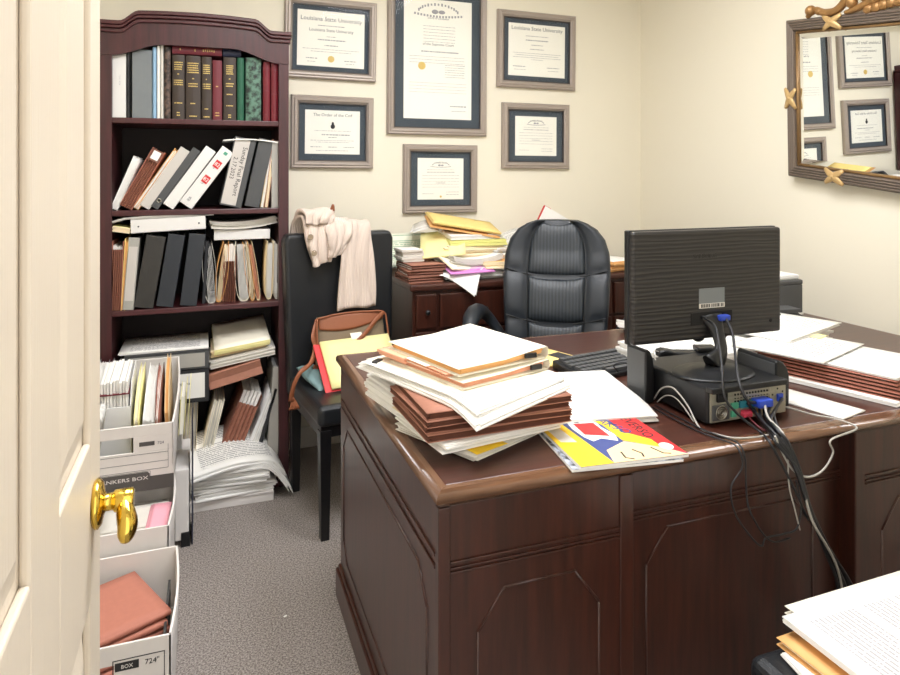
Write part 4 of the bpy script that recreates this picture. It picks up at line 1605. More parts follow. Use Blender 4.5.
def curl_folder(label, px, th, h, lean, mat, inner='paper', gap=.02, bow=.01, y=Yg, d=.22):
    """upright folder bowed open: two curved leaves joined by the fold at the bottom"""
    t = thing('file_folder', label, 'folder', (bxp(px, y), y, Z3), (0, rad(lean), 0), G3)
    mb = MB()
    n = 20

    def fn(u, v):
        s_ = u * 2 - 1
        a = abs(s_)
        zz = h * (a - .08) if a > .08 else 0
        x = -th / 2 + math.copysign(th / 2 * min(1, a / .12) ** .6 + bow * math.sin(PI * a) * .6, s_)
        return Vector((x, v * d, max(.001, .012 * (1 - min(1, a / .1))) * 0 + .001 + h * max(0, a - .04) / .96))
    mb.grid(fn, n * 2, 2)
    mb.build('cover', mat, t, solid=.0014)
    mb = MB()
    m_ = max(2, int(th / .005))
    for i in range(m_):
        x = -th + .003 + (th - .006) * (i + .5) / m_
        bq = bow * .4 * ((i + .5) / m_ - .5)
        mb.grid(lambda u, v: Vector((x + bq * math.sin(PI * v), .003 + R.uniform(0, .0) + u * (d - .015), .006 + v * (h - .018))), 1, 8, 0, (.0014, 0, 0))
    mb.build('papers', inner, t)
    return t


curl_folder('curled pale grey folder left of the orange one, third shelf', 216, .034, .250, -4, 'paperg', bow=.016)
curl_folder('orange folder bowed open on the third shelf', 221, .020, .256, 7, 'orange', 'manila', bow=.02)
redw_up('brown expanding file beside the orange folder, third shelf', 235, .050, .195, 1.5, z=Z3, y=Yg, group=G3, hp=.245, mat='redw', side='redwd')
curl_folder('white folder curling open in a loop, third shelf', 249, .040, .254, -3, 'cream', bow=.018)
curl_folder('tan folder right of the looped white folder, third shelf', 255, .018, .254, -7, 'orange', 'manila', bow=.010)
curl_folder('peach edged folder leaning right of the tan folder, third shelf', 260.5, .016, .252, -8, 'manila', 'peach', bow=.008)
curl_folder('white folder in front of the right side, third shelf', 271.5, .024, .250, 2, 'manila', bow=.008)
curl_folder('rightmost white folder on the third shelf', 279, .020, .248, 1, 'paperg', bow=.006)
zt = Z3 + .263
t = binder('white binder lying flat above the folders, right of the third shelf', (bxp(214, Yg), Yg, zt), .042, bxp(270, Yg) - bxp(214, Yg), .22, ry=90, cover='vinylw', group=G3)
bundle('magazine_pile', 'bent grey magazines above the flat white binder, right of the third shelf', 'magazines', (bxp(244, Yg), Yg + .10, zt + .046), .27, .20, .032, 3, 0, -4, n=6, jit=.012, mats=('paperg', 'grey'), bend=lambda x, y: .012 * (x / .13) ** 2)

# bottom compartment
G4 = 'heap at the bottom of the bookcase'
Z4 = .023
for i, (lb_, px, th, h, lean, mt_) in enumerate((
        ('tall cream folder standing at the bottom left behind the cardboard boxes', 178, .10, .383, 0, 'lemon'),
        ('crumpled tan folder standing below the white labelled binder', 193, .05, .388, 3, 'manila'),
        ('cream folder bulging with papers below the white labelled binder', 203, .04, .378, 13, 'cream'))):
    flatfile(lb_, px, th, h, lean, mt_, z=Z4, group=G4, n=5, inner='paperg', y=YS - .01, jit=.02)
for i, px in enumerate((140, 160)):
    flatfile(('thick white folder hidden low behind the boxes, left', 'thick white folder hidden low behind the boxes, right')[i], px, .07, .383, 0, 'paperg', z=Z4, group=G4, n=5)
redw_up('brown expanding file leaning at the bottom of the bookcase', 226, .085, .390, 22, z=Z4, y=YS, group=G4, mat='redwd', side='redw', hp=.405)
flatfile('white folder leaning right of the brown file at the bottom', 238, .030, .405, 23, 'white', z=Z4, group=G4, n=4, name='file_folder')
flatfile('pale grey folder leaning among the white ones at the bottom', 245, .026, .400, 20, 'paperg', z=Z4, group=G4, n=4)
binder('thin black binder leaning at the bottom of the bookcase', (bxp(251), YS, Z4), .016, .405, .22, ry=16, cover='blackm', group=G4)
binder('pale grey green binder upright at the bottom right of the bookcase', (bxp(276), YS, Z4), .046, .483, .25, ry=4, cover='grey', group=G4)


def flatbinder(label, x0, x1, z, th, cover, y, rz=0, labelc=None, text=None, ry=0):
    t = thing('ring_binder', label, 'binder', (x0, y, z), (0, rad(ry), rad(rz)), G4)
    w = x1 - x0
    mb = MB()
    for q in (0, th - .004):
        mb.b2((0, 0, q), (w, .26, q + .004))
    mb.b2((0, 0, 0), (w, .005, th))
    mb.build('cover', cover, t, bevel=.0015)
    mb = MB()
    sheets(mb, w * .95, .23, th - .012, 5, .003, NOB, 0, 0, z0=.005)
    mb.bm.transform(Matrix.Translation((w / 2, .135, 0)))
    mb.build('pages', 'paper', t)
    if labelc:
        MB().b2((w * .06, -.0022, th * .14), (w * .95, -.001, th * .9)).build('spine_label', labelc, t)
    if text:
        lettering(text, 'inkg', t, fx((0, -.0026, 0), (1, 0, 0), (0, 0, 1), (0, -1, 0)))
    return t


Yf4 = BY - .03
zl = bzp(190, 403, Yf4)
zu = bzp(190, 370, Yf4)
zuu = bzp(190, 352, Yf4)
xL, xR = bxp(122, Yf4), bxp(209, Yf4)
flatbinder('black binder lying with a white label on its spine, below the paper topped one', xL, xR, zl, zu - zl - .001, 'blackm', Yf4, 0, 'paper', [('Case Reports', .016, (xR - xL) * .64, .075), ('II', .014, (xR - xL) * .58, .04)])
flatbinder('grey spined binder lying above the white labelled one', xL + .006, xR, zu, zuu - zu, 'slate', Yf4 + .004, 0, 'grey')
bundle('printed_pages', 'printed pages lying on the grey spined binder low in the bookcase', 'papers', ((xL + xR) / 2 - .01, Yf4 + .16, zuu + .002), .33, .27, .008, 0, 0, 0, n=3, mats=('paper', 'text'))
zr = bzp(235, 388, Yf4)
redweld('brown expanding file lying tilted on the heap, right of the white labelled binder', (bxp(238, Yf4) - .004, Yf4 + .13, zr + .024), .215, .25, .058, 0, 0, -13, pleats=1, mat='redw', side='redw', group=G4)
zr2 = bzp(243, 366, Yf4)
bundle('magazine_pile', 'grey and white magazines lying above the tilted brown file', 'magazines', (bxp(245, Yf4), Yf4 + .135, zr2 + .012), .26, .23, .034, 0, 0, -9, n=6, jit=.012, mats=('paperg', 'paperg'))
bundle('folder_stack', 'thick yellow edged folders below the cream pad, low in the bookcase', 'folders', (bxp(240, Yf4), Yf4 + .14, zr2 + .052), .22, .24, .028, 0, 0, -8, n=4, jit=.006, mats=('manilad', 'manila'))
q = bundle('card_folder', 'cream card folder topping the heap low in the bookcase', 'folder', (bxp(242, Yf4), Yf4 + .16, zr2 + .086), .225, .30, .022, 0, 9, -7, n=3, jit=.003, mats=('lemon', 'cream'))

# ================================================================== paper heap on the floor
fb = thing('paper_tray', 'low white carton on the carpet under the paper heap', 'carton', (.10, 2.99, 0), 0)
mb = MB()
mb.b2((-.165, -.15, 0), (.165, -.045, .045))
mb.build('body', 'board', fb, bevel=.003)
mb = MB().b2((-.165, -.153, .034), (.165, -.15, .038))
mb.build('lid_edge', 'boardi', fb)
h0 = .046
bundle('paper_pile', 'lowest bundle of white papers on the floor carton', 'papers', (.112, 2.955, h0), .30, .23, .030, 4, n=6, jit=.012, mats=('paper', 'paper'))
bundle('paper_pile', 'middle bundle of clipped white papers in the floor heap', 'papers', (.095, 2.955, h0 + .031), .31, .235, .055, -3, n=8, jit=.014, mats=('paper', 'paper'))
bundle('paper_pile', 'white papers in the floor heap with edges drooping to the carpet at right', 'papers', (.150, 2.96, h0 + .088), .34, .25, .040, 2, n=5, jit=.016, mats=('paper', 'paper'), bend=lambda x, y: -.11 * max(0, (x - .07) / .1) ** 1.6, nx=14)
bundle('printed_pages', 'printed sheets on the very top of the floor heap', 'papers', (.110, 2.965, h0 + .132), .37, .30, .016, 9, 3, 0, n=3, jit=.006, mats=('paper', 'textp'), bend=lambda x, y: .03 * math.cos(x * 12) * .5 + .018 * (y / .13) - .05 * max(0, (x - .11) / .07) ** 2, nx=14, ny=10, clip=None)

# ================================================================== cardboard file boxes by the door
def filebox(label, c, w, d, h, rx=0, rz=0, handle=True):
    t = thing('file_box', label, 'file box', c, (rad(rx), 0, rad(rz)), 'white cardboard file boxes by the door')
    k = .006
    mb = MB()
    mb.b2((-w / 2, 0, 0), (w / 2, d, k))

    def side(a, b_, bow):
        pass
    mb.b2((-w / 2, d - k, 0), (w / 2, d, h))
    for s_ in (-1, 1):          # long sides belly outwards a little
        def fn(u, v):
            return Vector((s_ * (w / 2 + .010 * math.sin(PI * u) * v), u * d, v * h))
        mb.grid(fn, 10, 4, 0, (-s_ * k, 0, 0))
    hw_, z0, z1 = .060, h * .60, h * .83
    if handle:
        mb.b2((-w / 2, 0, 0), (w / 2, k, z0))
        mb.b2((-w / 2, 0, z1), (w / 2, k, h))
        cx_ = -.022
        mb.b2((-w / 2, 0, z0), (cx_ - hw_, k, z1))
        mb.b2((cx_ + hw_, 0, z0), (w / 2, k, z1))
    else:
        mb.b2((-w / 2, 0, 0), (w / 2, k, h))
    mb.build('carton', 'board', t, bevel=.001)
    return t


BXC, BW = -.262, .318
b3 = filebox('lowest white file box holding salmon folders, nearest the door handle', (BXC + .03, 1.705, 0), BW, .40, .262)
lettering([('724"', .017, .118, .205)], 'ink', b3, fx((0, -.0006, 0), (1, 0, 0), (0, 0, 1), (0, -1, 0)))
mb = MB()
for a, b_ in (((.035, .198), (.037, .228)), ((.035, .226), (.145, .228)), ((.143, .14), (.145, .228))):
    mb.b2((a[0], -.0006, a[1]), (b_[0], .0, b_[1]))
mb.build('print_outline', 'ink', b3)
mb = MB().b2((.040, -.0006, .202), (.090, 0, .221))
q = mb.build('print_badge', 'ink', b3)
lettering([('BOX', .012, .065, .207)], 'board', q, fx((0, -.0009, 0), (1, 0, 0), (0, 0, 1), (0, -1, 0)))
b2_ = filebox('middle white file box holding envelopes and pink papers', (BXC + .006, 2.128, 0), BW, .385, .312, handle=False)
TILT = 8
b1 = filebox('top white file box with the charcoal band, packed with upright files', (BXC + .012, 2.372, .318), .312, .54, .222, rx=TILT)
mb = MB().b2((-.156, -.001, .0), (.156, -.0002, .048))
bd = mb.build('print_band', 'band', b1)
mb = MB()
mb.prism([(-.15, .024), (.075, .024), (.085, .030), (.085, .058), (.078, .064), (-.15, .064)], -.0016, -.0008, 'XZ')
q = mb.build('print_badge', 'band', b1)
lettering([('BANKERS BOX', .0172, .004, .0395)], 'board', q, fx((0, -.0019, 0), (1.32, 0, 0), (0, 0, 1), (0, -1, 0)))
mb = MB()
for a, b_ in (((-.15, .0655), (.085, .0665)), ((.086, .03), (.087, .066)), ((-.156, .125), (.14, .1262)), ((-.156, .095), (.14, .0962)), ((.139, .07), (.1402, .152)), ((-.156, .07), (.14, .0712))):
    mb.b2((a[0], -.0006, a[1]), (b_[0], 0, b_[1]))
mb.build('print_lines', 'inkg', b1)
lettering([('724', .013, .118, .154)], 'inkg', b1, fx((0, -.0006, 0), (1, 0, 0), (0, 0, 1), (0, -1, 0)))
MB().b2((.055, -.0006, .152), (.100, 0, .166)).build('print_badge', 'band', b1)


def inbox(M_, c):
    return M_ @ Vector(c)


M1 = rootM(b1)
r1 = (rad(TILT), 0, 0)
# contents of the top box
t = thing('magazine_file', 'white file holder with a bundle of cards, inside the top file box', 'file holder', inbox(M1, (-.025, .10, .008)), r1)
mb = MB()
mb.b2((-.045, 0, 0), (.045, .004, .235))
mb.b2((-.045, .2, 0), (.045, .204, .30))
for s_ in (-.047, .045):
    mb.prism([(0, 0), (.204, 0), (.204, .31), (.05, .30), (0, .235)], s_, s_ + .003, 'YZ')
mb.build('holder', 'white', t)
cards = MB()
for i in range(9):
    cards.b2((-.042 + .0092 * i, .01 + R.uniform(0, .006), .05), (-.042 + .0092 * i + .0075, .19, .315 + R.uniform(-.006, .006)))
o_ = cards.build('card_bundle', 'paper', loc=inbox(M1, (-.025, .10, .01)), rot=r1)
tag(o_, 'bundle of white cards held by a red band in the file holder', 'cards')
mb = MB()
mb.b2((-.0435, .008, .272), (.0425, .194, .276))
mb.build('rubber_band', 'maroon', o_)
for i, (lb_, x, th, h, mt_, inn, lean) in enumerate((
        ('grey folder leaning at the left of the top file box', -.085, .022, .30, 'grey', 'paper', 9),
        ('blue grey folder behind the door edge in the top file box', -.120, .03, .30, 'greyb', 'paper', 9),
        ('cream folder with a green tab in the top file box', .048, .014, .275, 'lemon', 'cream', 0),
        ('thick wad of white pages in the middle of the top file box', .098, .044, .27, 'paper', 'paper', 2),
        ('brown expanding file right of the white wad in the top file box', .122, .018, .268, 'redwd', 'salmon', -2),
        ('tan folder against the right wall of the top file box', .146, .012, .30, 'manilad', 'orange', -2))):
    t = thing('file_folder', lb_, 'folder', inbox(M1, (x, .06, .009)), (rad(TILT), rad(lean), 0), 'upright files in the top file box')
    mb = MB()
    for q in (-th, -.0016):
        mb.grid(lambda u, v: Vector((q + .0016, .0 + u * .30, v * h * (1 - .25 * (1 - u) ** 3))), 4, 6, 0, (-.0016, 0, 0))
    mb.build('cover', mt_, t)
    mb = MB()
    m_ = max(2, int(th / .004))
    for k in range(m_):
        xx = -th + .002 + (th - .004) * k / m_
        hh = h - R.uniform(.004, .014)
        mb.grid(lambda u, v: Vector((xx, .004 + u * .28, .003 + v * hh * (1 - .27 * (1 - u) ** 3))), 3, 4, 0, (.0016, 0, 0))
    mb.build('papers', inn, t)
    if 'green tab' in lb_:
        MB().b2((-.012, -.006, .10), (-.008, .0, .14)).build('green_tab', 'portg', t)
# contents of the middle box
bundle('paper_pile', 'white pages filling the middle file box', 'papers', (BXC, 2.31, .008), .29, .35, .225, 0, n=10, jit=.004, mats=('paper', 'paper'))
bundle('envelope', 'white envelope lying in the middle file box beside the pink papers', 'envelope', (BXC + .05, 2.225, .235), .19, .14, .008, 0, 14, 0, n=2, mats=('paper', 'paper'))
bundle('envelope', 'grey flap of a second envelope behind the white one, middle file box', 'envelope', (BXC + .06, 2.31, .262), .19, .10, .006, 0, 14, 0, n=2, mats=('paperg', 'paperg'))
bundle('pink_papers', 'folded pink papers in the middle file box', 'papers', (BXC + .125, 2.25, .246), .055, .20, .018, -5, 13, 0, n=3, jit=.005, mats=('pink', 'pink'))
# contents of the lowest box
G5 = 'salmon folders in the lowest file box'
bundle('paper_pile', 'white pages at the right under the salmon folders, lowest file box', 'papers', (BXC + .050, 1.905, .008), .255, .36, .09, 0, n=6, jit=.004, mats=('paper', 'paper'))
ords = ('top', 'second', 'third', 'fourth', 'fifth', 'lowest')
for i in range(6):
    k = 5 - i
    folder('%s salmon folder of the pile in the lowest file box' % ords[k], (-.238 + .003 * (i % 2), 1.935 - .003 * (5 - i), .106 + .0195 * i), .225, .235, .0145, rz=(19, 24, 20, 25, 22, 26)[i], rx=0, ry=0, mat='salmon', inner='redwd', group=G5, n=2)
    bpy.context.view_layer.update()
q = bundle('black_clip_board', 'dark divider card standing along the right wall of the lowest file box', 'divider', (BXC + .17, 1.90, .008), .006, .30, .19, 0, n=1, mats=('slate',))
# carton behind carrying the rear of the top box
cb = thing('storage_carton', 'plain white carton standing behind the middle file box', 'carton', (BXC + .02, 2.72, 0), 0)
MB().b2((-.16, .075, 0), (.16, .19, .372)).build('carton', 'board', cb, bevel=.002)
sc = thing('storage_bin', 'narrow white bin with a black foot beside the cardboard boxes', 'bin', (-.075, 2.60, 0), 0)
mb = MB()
mb.b2((-.025, .0, .02), (.022, .30, .275))
mb.build('bin_body', 'board', sc, bevel=.004)
MB().b2((-.004, -.006, 0), (.026, .06, .05)).build('foot', 'black', sc)
q = bundle('divider_card', 'dark blue card standing between the boxes and the paper heap', 'divider', (-.045, 2.68, .002), .004, .16, .44, 0, 0, 0, n=1, mats=('navy',))
t = thing('file_folder', 'lemon folder wedged upright between the top box and the bookcase', 'folder', (-.060, 2.66, .375), (0, rad(3), 0))
mb = MB()
for x in (-.03, -.012, 0):
    mb.b2((x, 0, 0), (x + .002, .2, .17 - abs(x)))
mb.build('cover', 'lemon', t)
mb = MB().b2((-.027, .01, 0), (-.014, .19, .14))
mb.build('papers', 'paper', t)

# ================================================================== the desk: pile at the left corner
DT = TOPZ + .001
bundle('paper_pile', 'white pages at the bottom of the desk pile, fanned at the front corner', 'papers', (.585, 1.405, DT), .285, .235, .020, 24, n=8, jit=.012, mats=('paperg', 'paperg'))
bundle('paper_pile', 'cream pages second from the bottom of the desk pile', 'papers', (.572, 1.395, DT + .021), .290, .225, .022, 10, n=7, jit=.014, mats=('paper', 'manila'))
bundle('yellow_slip', 'bright yellow slip sticking out of the desk pile', 'slip', (at(487, 447, 'Z', DT + .022).x, at(487, 447, 'Z', DT + .022).y + .012, DT + .0203), .085, .05, .0007, 20, n=1, mats=('sun',))
bundle('paper_pile', 'white papers poking out left under the brown files of the desk pile', 'papers', (.475, 1.545, DT + .010), .13, .24, .05, 22, n=7, jit=.012, mats=('paper', 'paper'), bend=lambda x, y: .02 * (y / .12))
z = DT + .0455
GR = 'brown expanding files in the desk pile'
for i, (rz, th, nm, dx) in enumerate(((1.5, .015, 'lowest', .0), (-1.5, .013, 'second lowest', .004), (2.5, .013, 'third', -.004), (0, .014, 'topmost', .003))):
    redweld('%s brown expanding file in the desk pile' % nm, (.570 + dx, 1.385, z), .325, .245, th, rz=rz, pleats=2, group=GR)
    z += th + .0008
TW = z + .001
bundle('paper_pile', 'large white pages drooping over the brown files of the desk pile', 'papers', (.550, 1.450, TW), .27, .435, .011, 19, n=5, jit=.006, mats=('paper', 'paper'), bend=lambda x, y: -.026 * max(0, (-y - .12) / .1) ** 1.7 * max(0, .55 - x * 4), ny=18)
bundle('paper_pile', 'creamy pages above the large drooping ones in the desk pile', 'papers', (.553, 1.458, TW + .0125), .265, .40, .010, 21, n=4, jit=.008, mats=('paper', 'cream'), bend=lambda x, y: -.018 * max(0, (-y - .11) / .09) ** 1.7 * max(0, .6 - x * 3), ny=18, clip=(-.115, .165, 25))
bq = lambda x, y: .010 * max(0, -x / .14) ** 1.5
folder('peach lined folder with a black clip, second from the top of the desk pile', (.575, 1.465, TW + .024), .275, .250, .015, rz=108, mat='cream', inner='peach', bend=lambda x, y: .006 * max(0, -y / .12), clip=(-.139, -.085, 4))
folder('peach folder of papers between the clipped folders of the desk pile', (.555, 1.500, TW + .0405), .27, .235, .006, rz=105, mat='peach', inner='paper', n=3, bend=lambda x, y: .008 * max(0, -y / .12))
folder('topmost cream manila folder with a black clip on the desk pile', (.575, 1.480, TW + .048), .285, .250, .016, rz=106, mat='cream', inner='orange', bend=lambda x, y: .010 * max(0, -y / .12), clip=(-.144, -.075, 4), tab=.0)
bundle('orange_tab', 'orange index tabs showing left between the top folders of the desk pile', 'index tabs', (.430, 1.545, TW + .034), .045, .11, .014, 20, n=3, jit=.006, mats=('peach', 'peach'))

q = bundle('envelope', 'golden envelope with a dark patch lying behind the desk pile', 'envelope', (.950, 1.870, DT), .24, .19, .004, 20, n=1, mats=('yellow',))
MB().box((.085, -.035, .0045), (.05, .06, .001)).build('window_patch', 'ink', q)
bundle('paper_pile', 'white pages right of the desk pile, over the magazines', 'papers', (.900, 1.478, DT + .013), .225, .325, .014, -11, n=5, jit=.010, mats=('paper', 'paper'), bend=lambda x, y: -.010 * max(0, (-y - .08) / .08) ** 1.5 + .0)
bundle('paper_pile', 'white pages with a black speck under the upper sheets beside the desk pile', 'papers', (.865, 1.50, DT + .0125 - .012), .21, .31, .012, 6, n=4, jit=.008, mats=('paper', 'paper'))

# magazines
def magazine(label, c, w, d, th, rz, cov):
    t = thing('magazine', label, 'magazine', c, (0, 0, rad(rz)), 'magazines at the front edge of the desk')
    mb = MB()
    sheets(mb, w, d, th - .0008, 4, .0008, NOB, 0, 0)
    mb.build('pages', 'paper', t)
    MB().b2((-w / 2, -d / 2, th - .0008), (w / 2, d / 2, th)).build('cover', cov, t)
    return t


mg = magazine('glossy magazine under the comic art one, showing its motley lower edge', (.797, 1.244, DT), .235, .245, .006, -8, 'motleyw')
w_, d_ = .235, .265
mg = magazine('magazine with comic art, a yellow strip and a red banner, on top', (.806, 1.252, DT + .0065), w_, d_, .006, -5, 'magnavy')


def art(poly, mat, name, z=.0002, parent=None):
    mb = MB()
    mb.prism([((x - .5) * w_, (y - .5) * d_) for x, y in poly], .0055, .006 + z, 'XY')
    return mb.build(name, mat, parent or mg)


art([(0, 0), (.30, 0), (.22, 1), (0, 1)], 'sun', 'yellow_strip')
art([(.05, .45), (.19, .42), (.16, .85), (.04, .88)], 'paperg', 'address_label', .0004)
art([(.30, 0), (1, 0), (.86, .16), (.60, .34), (.36, .22)], 'skin', 'cover_figure', .0003)
art([(.30, .50), (.34, .40), (.44, .44), (.56, .36), (.60, .48), (.56, .66), (.58, .80), (.46, .86), (.40, .78), (.30, .84), (.28, .68)], 'paper', 'speech_cloud', .0004)
art([(.33, .54), (.54, .46), (.54, .76), (.34, .78)], 'red', 'cloud_print', .0006)
art([(.60, .36), (.86, .16), (.86, .32), (.70, .52), (.66, .98), (.50, 1), (.52, .86), (.60, .70)], 'sun', 'yellow_title', .0005)
art([(.86, .16), (1, .02), (1, 1), (.72, 1), (.72, .5)], 'red', 'red_banner', .0004)
art([(.905 + .06 * math.cos(i * PI / 8), .17 + .065 * math.sin(i * PI / 8)) for i in range(16)], 'paper', 'round_badge', .0008)
for pts in (((.46, .16), (.44, .06), (.50, .02)), ((.58, .18), (.62, .10), (.60, .04)), ((.76, .18), (.80, .06), (.86, .04))):
    mb = MB()
    mb.tube([Vector(((x - .5) * w_, (y - .5) * d_, .0064)) for x, y in pts], .0022, 6, 0, .25, (0, 0, 1))
    mb.build('line_art', 'ink', mg)
lettering([('REVERSO', .034, -.005, -.011)], 'ink', mg, fx((.385 * w_ , .10 * d_, .0066), (0, -1, 0), (1, 0, 0), (0, 0, 1)))
lettering([('FAKSO', .036, 0, -.012)], 'magnavy', mg, fx((.18 * w_, .17 * d_, .0069), (.30, -.954, 0), (.954, .30, 0), (0, 0, 1)), 'title_lettering')

# keyboard
kp = at(588, 379, 'Z', DT + .012)
kb = thing('keyboard', 'black computer keyboard behind the white pages on the desk', 'keyboard', (kp.x, kp.y, DT), rad(10))
mb = MB()
mb.prism([(0, 0), (.155, 0), (.155, .026), (.10, .018), (0, .013)], 0, .44, 'YZ')
mb.build('case', 'black', kb, bevel=.003)
for rw in range(6):
    for k in range(15):
        y = .012 + rw * .0235
        x = .012 + k * .019 + (rw % 3) * .003
        if x > .42 or k > 14:
            continue
        zt = .013 + y * .05 + (max(0, y - .10) * .12)
        if rw == 0 and 3 < k < 9:
            if k == 4:
                MB().box((x + .038, y + .008, zt + .005), (.11, .016, .008), taper=1.1).build('space_key', 'slate', kb)
            continue
        MB().box((x + .009, y + .009, zt + .005), (.0165, .0185, .008), taper=1.12).build('key', 'slate', kb)

# ================================================================== computer
PCX0, PCX1, PCY0, PCY1 = 1.066, 1.296, 1.236, 1.505
PH = .088
pc = thing('desktop_computer', 'black desktop computer lying flat under the monitor, back panel facing out', 'computer', ((PCX0 + PCX1) / 2, 1.391, DT))
pw = (PCX1 - PCX0) / 2
mb = MB()
mb.b2((-pw, -.155, .006), (pw, .105, PH))
mb.build('case', 'black', pc, bevel=.006, seg=3)
for x in (-pw + .03, pw - .03):
    for y in (-.13, .08):
        mb = MB().lathe([(.012, 0), (.012, .008)], (x, y, 0), 12)
        mb.build('foot', 'black', pc)
MB().b2((-pw, -.172, PH - .010), (pw - .01, -.150, PH + .004)).build('top_lip', 'black', pc, bevel=.003)
yb = -.155
mb = MB()
mb.b2((-pw + .006, yb - .004, .010), (pw - .004, yb, PH - .012))
rear = mb.build('rear_plate', 'steelp', pc, bevel=.001)
mb = MB()
for i in range(12):
    for j in range(4):
        mb.lathe([(.0026, 0), (.0026, .0008)], (-pw + .075 + i * .0085, yb - .0045, PH - .044 + j * .0078), 8, 0, (0, -1, 0))
for x, z in ((.085, .068), (.1, .060), (.112, .045), (.112, .025), (.07, .055), (.09, .030)):
    mb.lathe([(.0022, 0), (.0022, .0008)], (x, yb - .0045, z), 8, 0, (0, -1, 0))
mb.build('vent_holes', 'hole', rear)
mb = MB()
mb.b2((-pw + .010, yb - .007, .014), (-pw + .058, yb - .003, .050))
mb.build('psu_fan', 'slate', rear, bevel=.002)
mb = MB()
for rr in (.016, .011, .006):
    mb.lathe([(rr, 0), (rr, .0016), (rr - .002, .0016), (rr - .002, 0)], (-pw + .034, yb - .007, .032), 20, 0, (0, -1, 0))
mb.build('fan_guard', 'steel', rear)
MB().b2((-pw + .022, yb - .010, .056), (-pw + .050, yb - .002, .076)).build('power_socket', 'hole', rear, bevel=.001)
for nm, x0, x1, z0, z1, mt_ in (('port', .062, .082, .036, .05, 'portg'), ('port', .062, .076, .018, .032, 'portg'), ('port', .086, .112, .036, .052, 'portt'), ('port', .114, .140, .034, .052, 'portt'), ('port', .092, .122, .016, .030, 'portr'), ('port', .126, .142, .016, .028, 'gilt'), ('port', .198, .214, .038, .056, 'portb')):
    MB().b2((-pw + x0, yb - .009, z0), (-pw + x1, yb - .003, z1)).build(nm, mt_, rear, bevel=.001)
MB().b2((-pw + .045, yb - .006, .060), (-pw + .19, yb - .003, .064)).build('plate_rib', 'steel', rear)
MB().b2((pw - .055, yb - .006, .012), (pw - .052, yb - .003, .074)).build('plate_rib', 'steel', rear)


def hooded_unit(label, c, wx, ly, h, rz=0, flip=1):
    """hooded upright unit: hood profile looks along -y, long side along y"""
    t = thing('desktop_unit', label, 'hooded_unit', c, rad(rz), 'pair of black units beside the computer')
    pr = [(0, 0), (wx, 0), (wx, h * .66), (wx * .86, h * .82), (wx * .55, h * .95), (wx * .22, h), (0, h * .97)]
    if flip < 0:
        pr = [(wx - x, z) for x, z in pr]
    mb = MB()
    mb.prism(pr, 0, ly, 'XZ')
    mb.build('body', 'black', t, bevel=.004, seg=3)
    mb = MB()
    mb.b2((-.0015, .004, .004), (.001, ly - .004, h * .94))
    mb.build('side_panel', 'slate', t, bevel=.001)  # grey slab lightens the side face, its lit tone put into the colour
    return t


s1 = at(646, 404, 'Z', DT)
hooded_unit('black hooded unit standing left of the computer', (s1.x, s1.y, DT), .026, .075, .135, 4)
hooded_unit('black hooded unit standing against the right side of the computer', (1.300, 1.268, DT), .042, .13, .120, 0)

# monitor
MX0, MX1, MZ0, MZ1, MY = .974, 1.437, .918, 1.194, 1.385
mxc = (MX0 + MX1) / 2
TOPP = DT + PH
mon = thing('monitor', 'flat black monitor seen from its wavy textured back, standing on the computer', 'monitor', (mxc - .02, 1.40, TOPP))
mb = MB()
mb.b2((MX0, MY, MZ0), (MX1, MY + .022, MZ1))
mb.build('back_shell', 'wave', mon, world=True, bevel=.007, seg=3)
mb = MB()
mb.b2((MX0 - .002, MY + .020, MZ0 - .002), (MX1 + .002, MY + .036, MZ1 + .002))
mb.build('bezel', 'black', mon, world=True, bevel=.003)
MB().b2((MX0 + .018, MY + .0355, MZ0 + .022), (MX1 - .018, MY + .0368, MZ1 - .018)).build('screen', 'screen', mon, world=True)
cx_ = at(712, 300, 'Y', MY).x
lab = MB().b2((cx_ - .041, MY - .0008, .996), (cx_ + .039, MY + .001, 1.046)).build('rating_label', 'greyb', mon, world=True)
MB().b2((cx_ - .041, MY - .0012, .996), (cx_ + .039, MY - .0006, 1.008)).build('barcode_strip', 'paperg', lab, world=True)
mb = MB()
x = cx_ - .035
while x < cx_ + .032:
    q = R.choice((.001, .0016, .003))
    mb.b2((x, MY - .0015, .998), (x + q, MY - .001, 1.0065))
    x += q + R.choice((.0012, .002, .004))
mb.build('barcode', 'ink', lab, world=True)
lettering([('SAMSUNG', .016, 0, 0)], 'black', mon, fx((at(705, 258, 'Y', MY).x - mxc + .02, MY - .0004 - 1.40, at(705, 258, 'Y', MY).z - TOPP), (1, 0, 0), (0, 0, 1), (0, -1, 0)), 'embossed_lettering')
mb = MB()
mb.b2((cx_ - .066, MY - .0006, .955), (cx_ + .064, MY + .002, .987))
mb.build('port_recess', 'hole', mon, world=True, bevel=.001)
mb = MB()
BCX, BCY = 1.165, 1.330
nk = spl([(cx_ + .002, MY + .008, .972), (cx_ + .003, MY - .014, .940), (cx_ - .002, MY - .034, .895), (BCX + .006, BCY + .010, TOPP + .012)], 6)
mb.tube(nk, [.036 - .018 * math.sin(PI * min(1, i / (len(nk) - 1) * 1.0)) for i in range(len(nk))], 14, 0, .5, (0, 1, 0))
mb.build('stand_neck', 'black', mon, world=True)
mb = MB()
mb.lathe([(.012, .014), (.05, .013), (.062, .008), (.085, .005), (.098, .004), (.100, .0), (.012, 0)], (BCX, BCY, TOPP), 36)
for v in mb.bm.verts:
    v.co.x = BCX + (v.co.x - BCX) * 1.06
    v.co.y = BCY + (v.co.y - BCY) * .80
mb.build('stand_base', 'black', mon, world=True)
for s_ in (-1, 1):
    mb = MB()
    mb.ball((cx_ + .004 + s_ * .036, MY + .012, MZ0 + .002), (.017, .010, .011), 0, 12)
    mb.build('hinge_cap', 'black', mon, world=True)
